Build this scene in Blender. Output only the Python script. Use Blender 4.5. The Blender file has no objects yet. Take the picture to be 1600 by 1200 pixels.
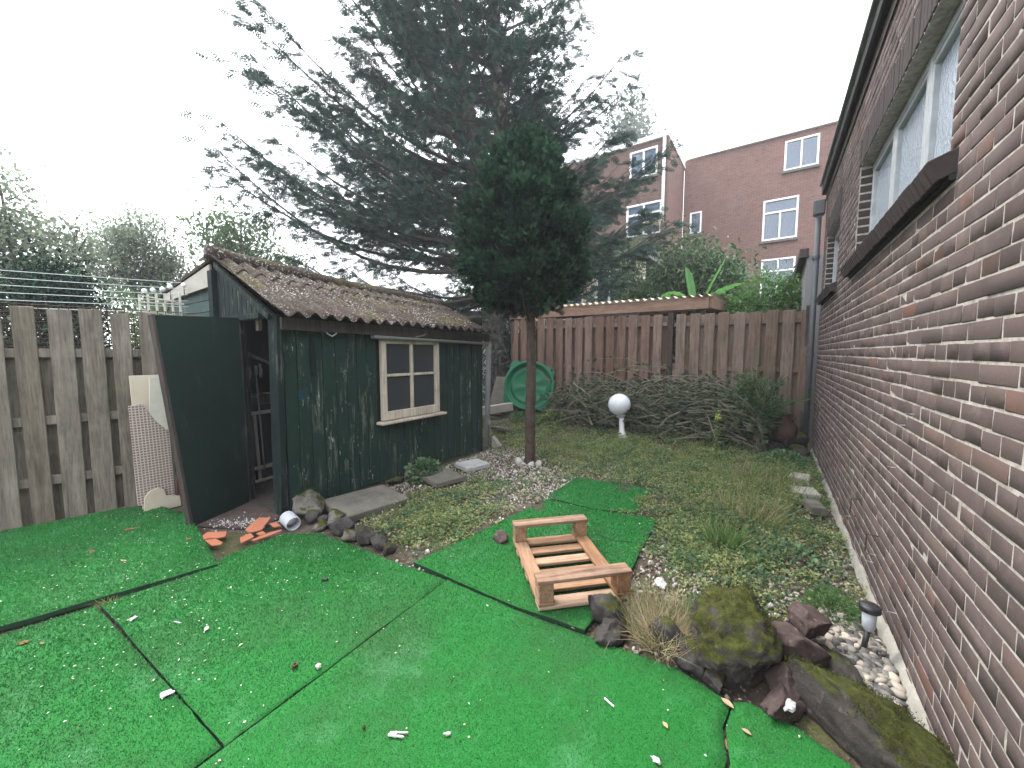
import bpy, bmesh, math, random
import numpy as np
from mathutils import Vector, Matrix, noise

R = math.radians
rng = np.random.default_rng(7)
random.seed(7)
scene = bpy.context.scene
col = scene.collection

# ------------------------------------------------------------------ camera
CAM_H = 1.42
YAW, PITCH = 34.0, 4.6          # degrees left of the side wall's direction, degrees down
cd = bpy.data.cameras.new('camera')
cd.sensor_width = 36.0
cd.lens = 13.5
cd.clip_start = 0.02
cd.clip_end = 2000
cam = bpy.data.objects.new('camera', cd)
col.objects.link(cam)
cam.location = (0, 0, CAM_H)
cam.rotation_euler = (R(90 - PITCH), 0, R(YAW))
scene.camera = cam

# ------------------------------------------------------------------ sky and sun
SUN_EL, SUN_AZ = 56.0, 75.0     # azimuth: degrees left of +Y (behind the big conifer)
w = bpy.data.worlds.new('World')
scene.world = w
w.use_nodes = True
nt = w.node_tree
nt.nodes.clear()
wo = nt.nodes.new('ShaderNodeOutputWorld')
bg = nt.nodes.new('ShaderNodeBackground')
sk = nt.nodes.new('ShaderNodeTexSky')
sk.sky_type = 'NISHITA'
sk.sun_disc = False
sk.sun_elevation = R(SUN_EL)
sk.sun_rotation = R(-SUN_AZ)
sk.air_density = 1.0
sk.dust_density = 4.0
mixw = nt.nodes.new('ShaderNodeMix')
mixw.data_type = 'RGBA'
mixw.inputs[0].default_value = 0.88                  # closed cloud deck over the clear sky
mixw.inputs[7].default_value = (9.6, 9.9, 10.3, 1)
nt.links.new(sk.outputs[0], mixw.inputs[6])
nt.links.new(mixw.outputs[2], bg.inputs[0])
bg.inputs[1].default_value = 0.15
nt.links.new(bg.outputs[0], wo.inputs[0])
sd = bpy.data.lights.new('sun', 'SUN')
sd.energy = 1.5
sd.angle = R(14)
sd.color = (1.0, 0.96, 0.9)
so = bpy.data.objects.new('sun', sd)
col.objects.link(so)
so.rotation_euler = (R(90 - SUN_EL), 0, R(180 + SUN_AZ))
so.location = (-8, 6, 12)
scene.view_settings.view_transform = 'Standard'
scene.view_settings.look = 'None'
scene.view_settings.gamma = 1
scene.view_settings.exposure = 1.75
scene.view_settings.use_curve_mapping = False

cy_ = scene.cycles
cy_.max_bounces = 5
cy_.diffuse_bounces = 3
cy_.glossy_bounces = 2
cy_.transmission_bounces = 2
cy_.transparent_max_bounces = 6
cy_.volume_bounces = 0
cy_.caustics_reflective = False
cy_.caustics_refractive = False

# ------------------------------------------------------------------ object helpers
W = {}                                                # world position of each object's origin


def tag(o, label=None, cat=None, group=None, kind=None):
    if label: o['label'] = label
    if cat: o['category'] = cat
    if group: o['group'] = group
    if kind: o['kind'] = kind
    return o


def adopt(o, parent):
    if parent is not None:
        o.parent = parent
        o.matrix_parent_inverse = Matrix.Translation(-W[parent.name])


def thing(name, loc, label, cat, group=None):
    o = bpy.data.objects.new(name, None)
    o.empty_display_size = 0.1
    col.objects.link(o)
    o.location = loc
    W[o.name] = Vector(loc)
    return tag(o, label, cat, group)


def link_mesh(name, me, parent, loc):
    o = bpy.data.objects.new(name, me)
    col.objects.link(o)
    o.location = loc
    W[o.name] = Vector(loc)
    adopt(o, parent)
    return o


def np_mesh(name, V, F, mat=None, rnd=None, smooth=False):
    """V (n,3); F (m,k) of one size, or a list of such arrays"""
    Fs = F if isinstance(F, list) else [F]
    me = bpy.data.meshes.new(name)
    me.vertices.add(len(V))
    me.vertices.foreach_set('co', np.asarray(V, np.float32).ravel())
    nl = sum(f.size for f in Fs)
    npoly = sum(len(f) for f in Fs)
    me.loops.add(nl)
    me.polygons.add(npoly)
    me.loops.foreach_set('vertex_index', np.concatenate([f.ravel() for f in Fs]).astype(np.int32))
    starts = []
    s = 0
    for f in Fs:
        k = f.shape[1]
        starts.append(s + np.arange(len(f)) * k)
        s += f.size
    me.polygons.foreach_set('loop_start', np.concatenate(starts).astype(np.int32))
    if smooth:
        me.polygons.foreach_set('use_smooth', np.ones(npoly, bool))
    me.update(calc_edges=True)
    me.validate()
    if rnd is not None:
        a = me.attributes.new('rnd', 'FLOAT', 'POINT')
        a.data.foreach_set('value', np.asarray(rnd, np.float32))
    if mat: me.materials.append(mat)
    return me


def scatter(tv, tf, M, T, rnd=None):
    """copies of a template into one array: M (n,3,3), T (n,3)"""
    n, k = len(T), len(tv)
    V = np.einsum('nij,kj->nki', M, tv) + T[:, None, :]
    F = tf[None] + (np.arange(n) * k)[:, None, None]
    r = np.repeat(rng.random(n) if rnd is None else rnd, k)
    return V.reshape(-1, 3), F.reshape(-1, tf.shape[1]), r


def frames(d, roll=None, up=(0, 0, 1)):
    """rotation matrices whose local y axis follows d, with a random or given roll"""
    d = d / (np.linalg.norm(d, axis=1, keepdims=True) + 1e-9)
    u = np.broadcast_to(np.asarray(up, float), d.shape).copy()
    par = np.abs((d * u).sum(1)) > 0.97
    u[par] = (1, 0, 0)
    x = np.cross(d, u)
    x /= np.linalg.norm(x, axis=1, keepdims=True) + 1e-9
    z = np.cross(x, d)
    if roll is not None:
        c, s = np.cos(roll)[:, None], np.sin(roll)[:, None]
        x, z = x * c + z * s, z * c - x * s
    return np.stack([x, d, z], axis=2)


def np_obj(name, V, F, mat, parent=None, rnd=None, smooth=False):
    V = np.asarray(V, float)
    c = (V.min(0) + V.max(0)) / 2
    c[2] = V[:, 2].min()
    me = np_mesh(name, V - c, F, mat, rnd, smooth)
    return link_mesh(name, me, parent, Vector(c))


class MB:
    """collects shapes in world coordinates; build() links them as one mesh object"""
    def __init__(s):
        s.v, s.f, s.r = [], [], []

    def add(s, vs, fs, rnd=0.0):
        o = len(s.v)
        s.v += [tuple(p) for p in vs]
        s.f += [tuple(i + o for i in f) for f in fs]
        s.r += [rnd] * len(vs)
        return s

    def box(s, c, size, M=None, rnd=0.0):
        h = [q / 2 for q in size]
        vs = []
        for x in (-1, 1):
            for y in (-1, 1):
                for z in (-1, 1):
                    p = Vector((x * h[0], y * h[1], z * h[2]))
                    if M is not None: p = M @ p
                    vs.append(p + Vector(c))
        fs = [(0, 1, 3, 2), (4, 6, 7, 5), (0, 4, 5, 1), (2, 3, 7, 6), (0, 2, 6, 4), (1, 5, 7, 3)]
        return s.add(vs, fs, rnd)

    def beam(s, p0, p1, w_, h_, up=(0, 0, 1), rnd=0.0, taper=1.0):
        p0, p1 = Vector(p0), Vector(p1)
        d = (p1 - p0).normalized()
        u = Vector(up)
        if abs(d.dot(u)) > 0.98: u = Vector((0, 1, 0))
        x = d.cross(u).normalized()
        z = x.cross(d)
        vs = []
        for p, k in ((p0, 1.0), (p1, taper)):
            for a, b in ((-1, -1), (1, -1), (1, 1), (-1, 1)):
                vs.append(p + x * a * w_ / 2 * k + z * b * h_ / 2 * k)
        return s.add(vs, [(0, 1, 2, 3), (7, 6, 5, 4), (0, 4, 5, 1), (1, 5, 6, 2), (2, 6, 7, 3), (3, 7, 4, 0)], rnd)

    def tube(s, pts, rad, n=8, caps=True, rnd=0.0):
        pts = [Vector(p) for p in pts]
        if not hasattr(rad, '__len__'): rad = [rad] * len(pts)
        vs, fs = [], []
        px = None
        for i, p in enumerate(pts):
            d = (pts[min(i + 1, len(pts) - 1)] - pts[max(i - 1, 0)]).normalized()
            if px is None:
                u = Vector((0, 0, 1)) if abs(d.z) < 0.9 else Vector((1, 0, 0))
                px = d.cross(u).normalized()
            else:
                px = (px - d * px.dot(d)).normalized()
            y = d.cross(px)
            for k in range(n):
                a = 2 * math.pi * k / n
                vs.append(p + (px * math.cos(a) + y * math.sin(a)) * rad[i])
        for i in range(len(pts) - 1):
            for k in range(n):
                a, b = i * n + k, i * n + (k + 1) % n
                fs.append((a, b, b + n, a + n))
        if caps:
            fs.append(tuple(reversed(range(n))))
            fs.append(tuple(range((len(pts) - 1) * n, len(pts) * n)))
        return s.add(vs, fs, rnd)

    def lathe(s, prof, n=32, M=None, rnd=0.0):
        """profile [(r, z)] about local z, placed by matrix M"""
        M = M or Matrix.Identity(4)
        vs, fs = [], []
        for r, z in prof:
            for k in range(n):
                a = 2 * math.pi * k / n
                vs.append(M @ Vector((r * math.cos(a), r * math.sin(a), z)))
        for i in range(len(prof) - 1):
            for k in range(n):
                a, b = i * n + k, i * n + (k + 1) % n
                fs.append((a, b, b + n, a + n))
        return s.add(vs, fs, rnd)

    def grid(s, fn, nu, nv, rnd=0.0):
        vs = [fn(i / nu, j / nv) for i in range(nu + 1) for j in range(nv + 1)]
        fs = [(i * (nv + 1) + j, (i + 1) * (nv + 1) + j, (i + 1) * (nv + 1) + j + 1, i * (nv + 1) + j + 1)
              for i in range(nu) for j in range(nv)]
        return s.add(vs, fs, rnd)

    def prism(s, poly, h, rnd=0.0):
        """poly: list of 3D points; extruded along vector h"""
        n = len(poly)
        vs = [Vector(p) for p in poly] + [Vector(p) + Vector(h) for p in poly]
        fs = [tuple(reversed(range(n))), tuple(range(n, 2 * n))]
        fs += [(i, (i + 1) % n, n + (i + 1) % n, n + i) for i in range(n)]
        return s.add(vs, fs, rnd)

    def build(s, name, mat, parent=None, smooth=False, bevel=0.0, seg=1, base=False):
        xs = np.array([tuple(v) for v in s.v])
        c = Vector((xs.min(0) + xs.max(0)) / 2)
        if base: c.z = xs[:, 2].min()
        me = bpy.data.meshes.new(name)
        me.from_pydata([(p[0] - c.x, p[1] - c.y, p[2] - c.z) for p in s.v], [], s.f)
        a = me.attributes.new('rnd', 'FLOAT', 'POINT')
        a.data.foreach_set('value', np.array(s.r, np.float32))
        bm = bmesh.new()
        bm.from_mesh(me)
        bmesh.ops.recalc_face_normals(bm, faces=bm.faces)
        if bevel > 0:
            bmesh.ops.bevel(bm, geom=list(bm.edges), offset=bevel, segments=seg, affect='EDGES', clamp_overlap=True)
        bm.to_mesh(me)
        bm.free()
        if smooth:
            me.polygons.foreach_set('use_smooth', np.ones(len(me.polygons), bool))
        if mat: me.materials.append(mat)
        return link_mesh(name, me, parent, c)


# ------------------------------------------------------------------ materials
class NT:
    def __init__(s, name):
        s.m = bpy.data.materials.new(name)
        s.m.use_nodes = True
        s.t = s.m.node_tree
        s.t.nodes.clear()
        s.out = s.t.nodes.new('ShaderNodeOutputMaterial')

    def n(s, typ, props=None, **ins):
        nd = s.t.nodes.new(typ)
        for k, v in (props or {}).items(): setattr(nd, k, v)
        for k, v in ins.items():
            k = int(k[1:]) if k[0] == 'i' and k[1:].isdigit() else k.replace('_', ' ')
            if isinstance(v, bpy.types.NodeSocket): s.t.links.new(v, nd.inputs[k])
            else: nd.inputs[k].default_value = v
        return nd

    def co(s, scale=(1, 1, 1), kind='Object', offset=True):
        tc = s.n('ShaderNodeTexCoord')
        v = tc.outputs[kind]
        if offset:
            sc = s.n('ShaderNodeMath', {'operation': 'MULTIPLY'}, i0=s.rnd(), i1=37.0).outputs[0]
            v = s.n('ShaderNodeVectorMath', {'operation': 'ADD'}, i0=v, i1=sc).outputs[0]
        return s.n('ShaderNodeMapping', Vector=v, Scale=scale).outputs[0]

    def rnd(s):
        if not hasattr(s, '_r'):
            a = s.n('ShaderNodeAttribute', {'attribute_name': 'rnd'}).outputs['Fac']
            b = s.n('ShaderNodeObjectInfo').outputs['Random']
            c = s.n('ShaderNodeMath', {'operation': 'ADD'}, i0=a, i1=b).outputs[0]
            s._r = s.n('ShaderNodeMath', {'operation': 'FRACT'}, i0=c).outputs[0]
        return s._r

    def noise(s, vec, scale, detail=4, rough=0.6, dist=0.0):
        return s.n('ShaderNodeTexNoise', Vector=vec, Scale=scale, Detail=detail, Roughness=rough, Distortion=dist).outputs['Fac']

    def ramp(s, fac, stops, interp='LINEAR'):
        r = s.n('ShaderNodeValToRGB', Fac=fac)
        cr = r.color_ramp
        cr.interpolation = interp
        while len(cr.elements) < len(stops): cr.elements.new(0.5)
        for e, (p, c) in zip(cr.elements, stops):
            e.position = p
            e.color = (c, c, c, 1) if not hasattr(c, '__len__') else (*c, 1)
        return r.outputs[0]

    def mix(s, f, a, b, mode='MIX'):
        nd = s.n('ShaderNodeMix', {'data_type': 'RGBA', 'blend_type': mode})
        for i, v in ((0, f), (6, a), (7, b)):
            if isinstance(v, bpy.types.NodeSocket): s.t.links.new(v, nd.inputs[i])
            elif i == 0: nd.inputs[0].default_value = v
            else: nd.inputs[i].default_value = (*v, 1) if len(v) == 3 else v
        return nd.outputs[2]

    def math(s, op, a, b=0.0):
        return s.n('ShaderNodeMath', {'operation': op}, i0=a, i1=b).outputs[0]

    def bump(s, h, strength=0.5, dist=0.01):
        return s.n('ShaderNodeBump', Height=h, Strength=strength, Distance=dist).outputs[0]

    def pbr(s, color, rough=0.8, normal=None, spec=0.3, **kw):
        p = s.n('ShaderNodeBsdfPrincipled', **kw)
        for k, v in (('Base Color', color), ('Roughness', rough), ('Normal', normal), ('Specular IOR Level', spec)):
            if v is None: continue
            if isinstance(v, bpy.types.NodeSocket): s.t.links.new(v, p.inputs[k])
            elif k == 'Base Color': p.inputs[k].default_value = (*v, 1)
            else: p.inputs[k].default_value = v
        s.t.links.new(p.outputs[0], s.out.inputs[0])
        return s.m


def mat_wood(name, c1, c2, c3, grain=1.0, axis=2, knots=True, dirt=(0.05, 0.045, 0.035), dirt_amt=0.35, bump=0.5, tint=0.35):
    t = NT(name)
    sc = [22.0, 22.0, 22.0]
    sc[axis] = 1.6
    v = t.co(tuple(q * grain for q in sc))
    g = t.noise(v, 1.0, 6, 0.65, 0.6)
    g2 = t.noise(v, 4.0, 3, 0.6)
    c = t.ramp(g, [(0.25, c1), (0.5, c2), (0.75, c3)])
    c = t.mix(t.ramp(g2, [(0.45, 0.0), (0.7, 0.5)]), c, tuple(q * 0.5 for q in c1))
    v2 = t.co((1, 1, 1))
    d = t.noise(v2, 2.6, 6, 0.7)
    c = t.mix(t.ramp(d, [(0.48, 0.0), (0.75, dirt_amt)]), c, dirt)
    c = t.mix(t.ramp(t.noise(v2, 6.0, 4, 0.6), [(0.5, 0.0), (0.75, 0.3)]), c, c3)
    hv = t.n('ShaderNodeHueSaturation', Color=c, Value=t.math('ADD', t.math('MULTIPLY', t.rnd(), tint), 1 - tint / 2),
             Saturation=t.math('ADD', t.math('MULTIPLY', t.rnd(), -0.3), 1.1)).outputs[0]
    return t.pbr(hv, 0.85, t.bump(g, bump, 0.004), 0.25)


def mat_plain(name, c, rough=0.5, spec=0.4, noise_amt=0.25, nscale=8.0, bump=0.0, metallic=0.0, dark=None):
    t = NT(name)
    v = t.co()
    nz = t.noise(v, nscale, 6, 0.65)
    cc = t.mix(t.ramp(nz, [(0.35, 0.0), (0.75, noise_amt)]), c, dark or tuple(q * 0.45 for q in c))
    return t.pbr(cc, rough, t.bump(nz, bump, 0.006) if bump else None, spec, Metallic=metallic)


def mat_leaf(name, ca, cb, trans=0.35, rough=0.55, cc=None, spec=0.25):
    t = NT(name)
    r = t.rnd()
    stops = [(0.0, ca), (1.0, cb)] if cc is None else [(0.0, ca), (0.6, cb), (1.0, cc)]
    c = t.ramp(r, stops)
    p = t.n('ShaderNodeBsdfPrincipled', Base_Color=c, Roughness=rough)
    p.inputs['Specular IOR Level'].default_value = spec
    tr = t.n('ShaderNodeBsdfTranslucent', Color=c)
    mx = t.n('ShaderNodeMixShader', i0=trans, i1=p.outputs[0], i2=tr.outputs[0])
    t.t.links.new(mx.outputs[0], t.out.inputs[0])
    return t.m


def mat_brick():
    t = NT('brown_brick')
    r = t.rnd()
    c = t.ramp(r, [(0.0, (0.078, 0.058, 0.056)), (0.2, (0.108, 0.079, 0.074)), (0.42, (0.086, 0.065, 0.063)), (0.66, (0.118, 0.087, 0.079)),
                   (0.92, (0.098, 0.072, 0.068)), (0.965, (0.135, 0.088, 0.07)), (0.99, (0.13, 0.066, 0.05)), (1.0, (0.07, 0.055, 0.055))])
    pos = t.n('ShaderNodeNewGeometry').outputs['Position']
    st = t.noise(pos, 1.1, 6, 0.7)
    c = t.mix(t.ramp(st, [(0.5, 0.0), (0.68, 0.55)]), c, (0.055, 0.045, 0.044))
    ef = t.noise(pos, 2.3, 6, 0.75)
    c = t.mix(t.ramp(ef, [(0.6, 0.0), (0.72, 0.3)]), c, (0.17, 0.15, 0.14))
    c = t.mix(1.0, c, (0.86, 0.82, 0.80), 'MULTIPLY')
    v = t.co()
    a = t.noise(v, 14, 6, 0.7)
    c = t.mix(t.ramp(a, [(0.42, 0.0), (0.72, 0.6)]), c, (0.065, 0.052, 0.052))
    b = t.noise(v, 9, 5, 0.7)
    c = t.mix(t.ramp(b, [(0.55, 0.0), (0.8, 0.35)]), c, (0.22, 0.18, 0.165))
    f = t.noise(v, 160, 3, 0.7)
    c = t.mix(t.ramp(f, [(0.6, 0.0), (0.75, 0.5)]), c, (0.05, 0.04, 0.04))
    h = t.math('ADD', a, t.math('MULTIPLY', f, 0.5))
    return t.pbr(c, 0.88, t.bump(h, 0.6, 0.004), 0.25)


def mat_mortar():
    t = NT('pale_mortar')
    v = t.co()
    a = t.noise(v, 30, 6, 0.7)
    c = t.ramp(a, [(0.3, (0.18, 0.155, 0.135)), (0.55, (0.36, 0.33, 0.295)), (0.8, (0.45, 0.42, 0.38))])
    g = t.noise(v, 1.3, 5, 0.7)
    c = t.mix(t.ramp(g, [(0.5, 0.0), (0.75, 0.55)]), c, (0.20, 0.18, 0.16))
    sx = t.n('ShaderNodeSeparateXYZ', Vector=t.n('ShaderNodeTexCoord').outputs['Object']).outputs[2]
    return t.pbr(c, 0.95, t.bump(a, 0.6, 0.004), 0.15)


def mat_green_paint(name, base, bare_amt=0.5, fleck=True, bump=0.4):
    t = NT(name)
    v = t.co((1, 1, 1))
    vs = t.co((9, 9, 0.9))
    n1 = t.noise(v, 3.5, 5, 0.65)
    c = t.ramp(n1, [(0.3, tuple(q * 0.65 for q in base)), (0.55, base), (0.8, (base[0] * 1.5, base[1] * 1.15, base[2] * 1.25))])
    # worn streaks of grey wood
    st = t.noise(vs, 2.2, 6, 0.72, 0.4)
    pn = t.noise(v, 2.2, 3, 0.5)
    wear = t.math('MULTIPLY', t.ramp(st, [(0.53, 0.0), (0.60, 1.0)]), t.ramp(pn, [(0.45, 0.0), (0.62, bare_amt)]))
    c = t.mix(wear, c, (0.15, 0.15, 0.13))
    if fleck:
        # chips down to the white undercoat
        ch = t.noise(t.co((2.4, 2.4, 0.42)), 24, 4, 0.65, 0.4)
        cm = t.noise(v, 2.2, 3, 0.6)
        chip = t.math('MULTIPLY', t.ramp(ch, [(0.64, 0.0), (0.67, 0.85)]), t.ramp(cm, [(0.50, 0.0), (0.60, 1.0)]))
        c = t.mix(chip, c, (0.42, 0.46, 0.46))
        bl = t.noise(v, 4.5, 4, 0.6)
        c = t.mix(t.ramp(bl, [(0.66, 0.0), (0.74, 0.6)]), c, (0.012, 0.05, 0.075))
    h = t.math('ADD', st, t.math('MULTIPLY', wear, -0.6))
    return t.pbr(c, t.ramp(n1, [(0.3, 0.55), (0.7, 0.85)]), t.bump(h, bump, 0.004), 0.12)


def mat_turf():
    t = NT('artificial_turf')
    v = t.co((1, 1, 1), offset=False, kind='Object')
    g = t.n('ShaderNodeNewGeometry').outputs['Position']
    big = t.noise(g, 1.5, 6, 0.65)
    mid = t.noise(g, 3.2, 6, 0.68)
    fine = t.noise(g, 260, 2, 0.8)
    c = t.ramp(fine, [(0.25, (0.002, 0.05, 0.008)), (0.5, (0.009, 0.145, 0.02)), (0.75, (0.028, 0.235, 0.044))])
    c = t.mix(t.ramp(big, [(0.46, 0.0), (0.64, 0.6)]), c, (0.028, 0.072, 0.024))          # trodden dirt
    c = t.mix(t.ramp(mid, [(0.54, 0.0), (0.76, 0.38)]), c, (0.14, 0.36, 0.19))          # dusty bloom
    gr = t.noise(g, 90, 3, 0.8)
    c = t.mix(t.ramp(gr, [(0.62, 0.0), (0.70, 0.5)]), c, (0.004, 0.03, 0.01))
    return t.pbr(c, 0.75, t.bump(fine, 0.9, 0.006), 0.25)


def mat_rock(name, c1, c2, moss=0.0, mosscol=(0.043, 0.048, 0.010)):
    t = NT(name)
    v = t.co()
    a = t.noise(v, 9, 8, 0.72)
    b = t.noise(v, 38, 5, 0.7)
    c = t.ramp(a, [(0.3, c1), (0.7, c2)])
    c = t.mix(t.ramp(b, [(0.58, 0.0), (0.72, 0.55)]), c, tuple(min(1, q * 2.6) for q in c2))
    if moss > 0:
        nz = t.n('ShaderNodeSeparateXYZ', Vector=t.n('ShaderNodeNewGeometry').outputs['Normal']).outputs[2]
        up = t.math('ADD', nz, t.math('MULTIPLY', t.math('SUBTRACT', t.noise(v, 6, 6, 0.7), 0.5), 2.6))
        mc = t.ramp(b, [(0.3, tuple(q * 0.45 for q in mosscol)), (0.55, mosscol), (0.75, (mosscol[0] * 2.0, mosscol[1] * 1.9, mosscol[2] * 1.6))])
        c = t.mix(t.ramp(up, [(1.0 - moss, 0.0), (1.25 - moss, 1.0)]), c, mc)
    h = t.math('ADD', a, t.math('MULTIPLY', b, 0.5))
    return t.pbr(c, 0.92, t.bump(h, 0.9, 0.012), 0.2)


def mat_roof():
    t = NT('lichen_fibre_cement')
    v = t.co()
    a = t.noise(v, 5, 8, 0.75)
    c = t.ramp(a, [(0.3, (0.016, 0.011, 0.008)), (0.5, (0.042, 0.031, 0.024)), (0.72, (0.082, 0.066, 0.054))])
    li = t.noise(v, 46, 4, 0.7)
    lm = t.noise(v, 2.2, 3, 0.6)
    c = t.mix(t.math('MULTIPLY', t.ramp(li, [(0.575, 0.0), (0.60, 1.0)]), t.ramp(lm, [(0.38, 0.15), (0.6, 0.85)])), c, (0.42, 0.41, 0.39))
    mo = t.noise(v, 1.7, 6, 0.65)
    mf = t.noise(v, 24, 4, 0.7)
    c = t.mix(t.math('MULTIPLY', t.ramp(mo, [(0.53, 0.0), (0.63, 1.0)]), t.ramp(mf, [(0.4, 0.2), (0.6, 0.9)])), c, (0.095, 0.085, 0.018))
    return t.pbr(c, 0.95, t.bump(t.math('ADD', li, a), 0.8, 0.01), 0.15)


def mat_soil():
    t = NT('garden_soil')
    g = t.n('ShaderNodeNewGeometry').outputs['Position']
    a = t.noise(g, 5, 8, 0.72)
    b = t.noise(g, 45, 5, 0.7)
    c = t.ramp(a, [(0.3, (0.035, 0.027, 0.021)), (0.55, (0.085, 0.067, 0.053)), (0.8, (0.15, 0.125, 0.10))])
    c = t.mix(t.ramp(b, [(0.57, 0.0), (0.66, 0.75)]), c, (0.30, 0.26, 0.22))
    m = t.noise(g, 1.6, 6, 0.65)
    c = t.mix(t.math('MULTIPLY', t.ramp(m, [(0.5, 0.0), (0.62, 0.75)]), t.ramp(b, [(0.3, 0.2), (0.6, 1.0)])), c, (0.085, 0.10, 0.022))
    return t.pbr(c, 0.97, t.bump(t.math('ADD', a, b), 1.0, 0.02), 0.12)


def mat_concrete(name, c1, c2, speck=0.5, moss=0.3):
    t = NT(name)
    v = t.co()
    a = t.noise(v, 6, 7, 0.7)
    b = t.noise(v, 70, 4, 0.7)
    c = t.ramp(a, [(0.3, c1), (0.7, c2)])
    c = t.mix(t.ramp(b, [(0.6, 0.0), (0.7, speck)]), c, tuple(min(1, q * 1.8) for q in c2))
    c = t.mix(t.ramp(t.noise(v, 3, 6, 0.7), [(0.55, 0.0), (0.75, moss)]), c, (0.10, 0.10, 0.045))
    return t.pbr(c, 0.93, t.bump(t.math('ADD', a, b), 0.7, 0.006), 0.2)


def mat_facade(name, c1, c2, mortar, bw=0.22, rh=0.066):
    t = NT(name)
    tc = t.n('ShaderNodeTexCoord').outputs['Object']
    sx = t.n('ShaderNodeSeparateXYZ', Vector=tc)
    h = t.math('ADD', sx.outputs[0], sx.outputs[1])
    cv = t.n('ShaderNodeCombineXYZ', X=h, Y=sx.outputs[2]).outputs[0]
    b = t.n('ShaderNodeTexBrick', Vector=cv, Color1=(*c1, 1), Color2=(*c2, 1), Mortar=(*mortar, 1), Scale=1.0, Mortar_Size=0.008,
            Mortar_Smooth=0.3, Bias=0.0, Brick_Width=bw, Row_Height=rh).outputs['Color']
    n1 = t.noise(tc, 0.5, 6, 0.7)
    c = t.mix(t.ramp(n1, [(0.4, 0.0), (0.75, 0.35)]), b, tuple(q * 0.55 for q in c1))
    n2 = t.noise(tc, 7.0, 5, 0.8)
    c = t.mix(t.ramp(n2, [(0.5, 0.0), (0.7, 0.5)]), c, tuple(q * 1.55 for q in c2))
    n3 = t.noise(tc, 9.0, 4, 0.8)
    c = t.mix(t.ramp(n3, [(0.5, 0.0), (0.68, 0.5)]), c, tuple(q * 0.5 for q in c2))
    return t.pbr(c, 0.9, None, 0.2)


def mat_glass(name, tint=(0.05, 0.06, 0.07), rough=0.05, bump=0.0, bscale=60, alpha=0.25, spec=0.5):
    t = NT(name)
    v = t.co()
    nrm = t.bump(t.noise(v, bscale, 3, 0.6), bump, 0.01) if bump else None
    p = t.n('ShaderNodeBsdfPrincipled', Base_Color=(*tint, 1), Roughness=rough)
    p.inputs['Specular IOR Level'].default_value = spec
    if nrm: t.t.links.new(nrm, p.inputs['Normal'])
    tr = t.n('ShaderNodeBsdfTransparent')
    mx = t.n('ShaderNodeMixShader', i0=alpha, i1=p.outputs[0], i2=tr.outputs[0])
    t.t.links.new(mx.outputs[0], t.out.inputs[0])
    return t.m


M = {}
M['brick'] = mat_brick()
M['mortar'] = mat_mortar()
M['grey_wood'] = mat_wood('weathered_grey_wood', (0.06, 0.049, 0.038), (0.145, 0.122, 0.098), (0.225, 0.195, 0.162), dirt=(0.04, 0.04, 0.026), dirt_amt=0.5)
M['brown_wood'] = mat_wood('brown_fence_wood', (0.065, 0.038, 0.027), (0.155, 0.096, 0.072), (0.225, 0.150, 0.118), dirt=(0.06, 0.05, 0.04))
M['tan_wood'] = mat_wood('greying_fence_wood', (0.068, 0.044, 0.032), (0.152, 0.105, 0.079), (0.222, 0.163, 0.128), dirt=(0.07, 0.08, 0.045), dirt_amt=0.5)
M['beam_wood'] = mat_wood('reddish_beam_wood', (0.11, 0.058, 0.036), (0.22, 0.125, 0.082), (0.30, 0.185, 0.125), axis=0)
M['pallet_x'] = mat_wood('pallet_wood', (0.16, 0.082, 0.043), (0.32, 0.19, 0.112), (0.42, 0.27, 0.17), axis=0, dirt=(0.10, 0.06, 0.04), dirt_amt=0.5, bump=0.35)
M['pallet_y'] = mat_wood('pallet_stringer_wood', (0.14, 0.07, 0.035), (0.28, 0.155, 0.083), (0.38, 0.225, 0.13), axis=1, dirt=(0.10, 0.06, 0.04), dirt_amt=0.5, bump=0.35)
M['pallet_worn'] = mat_wood('worn_pallet_wood', (0.10, 0.062, 0.042), (0.27, 0.17, 0.115), (0.42, 0.29, 0.215), axis=0, dirt=(0.06, 0.035, 0.03), dirt_amt=0.75, bump=0.45)
M['dark_wood'] = mat_wood('dark_stained_wood', (0.02, 0.016, 0.014), (0.045, 0.036, 0.032), (0.07, 0.058, 0.05))
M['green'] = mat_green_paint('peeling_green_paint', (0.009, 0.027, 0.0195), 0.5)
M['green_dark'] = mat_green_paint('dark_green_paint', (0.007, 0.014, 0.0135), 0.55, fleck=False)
M['green_door'] = mat_green_paint('green_door_paint', (0.0028, 0.0135, 0.010), 0.12, fleck=False, bump=0.15)
M['roof'] = mat_roof()
M['turf'] = mat_turf()
M['pile'] = mat_leaf('turf_fibre', (0.004, 0.085, 0.012), (0.015, 0.175, 0.027), 0.2, 0.5, (0.11, 0.32, 0.13))
M['turf_edge'] = mat_plain('black_mat_backing', (0.006, 0.03, 0.012), 0.9)
M['soil'] = mat_soil()
M['rock_moss'] = mat_rock('mossy_lava_rock', (0.018, 0.015, 0.013), (0.065, 0.056, 0.05), 0.5)
M['rock_dark'] = mat_rock('dark_lava_rock', (0.016, 0.014, 0.013), (0.06, 0.055, 0.052), 0.12)
M['rock_red'] = mat_rock('reddish_lava_rock', (0.035, 0.024, 0.021), (0.10, 0.072, 0.066), 0.0)
M['rock_grey'] = mat_rock('grey_rock', (0.05, 0.047, 0.042), (0.16, 0.15, 0.135), 0.45)
M['stone_pale'] = mat_rock('pale_pebble', (0.28, 0.26, 0.23), (0.46, 0.44, 0.40), 0.0)
M['slab'] = mat_concrete('grey_paving_concrete', (0.075, 0.069, 0.058), (0.15, 0.138, 0.117), 0.7, 0.5)
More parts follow.
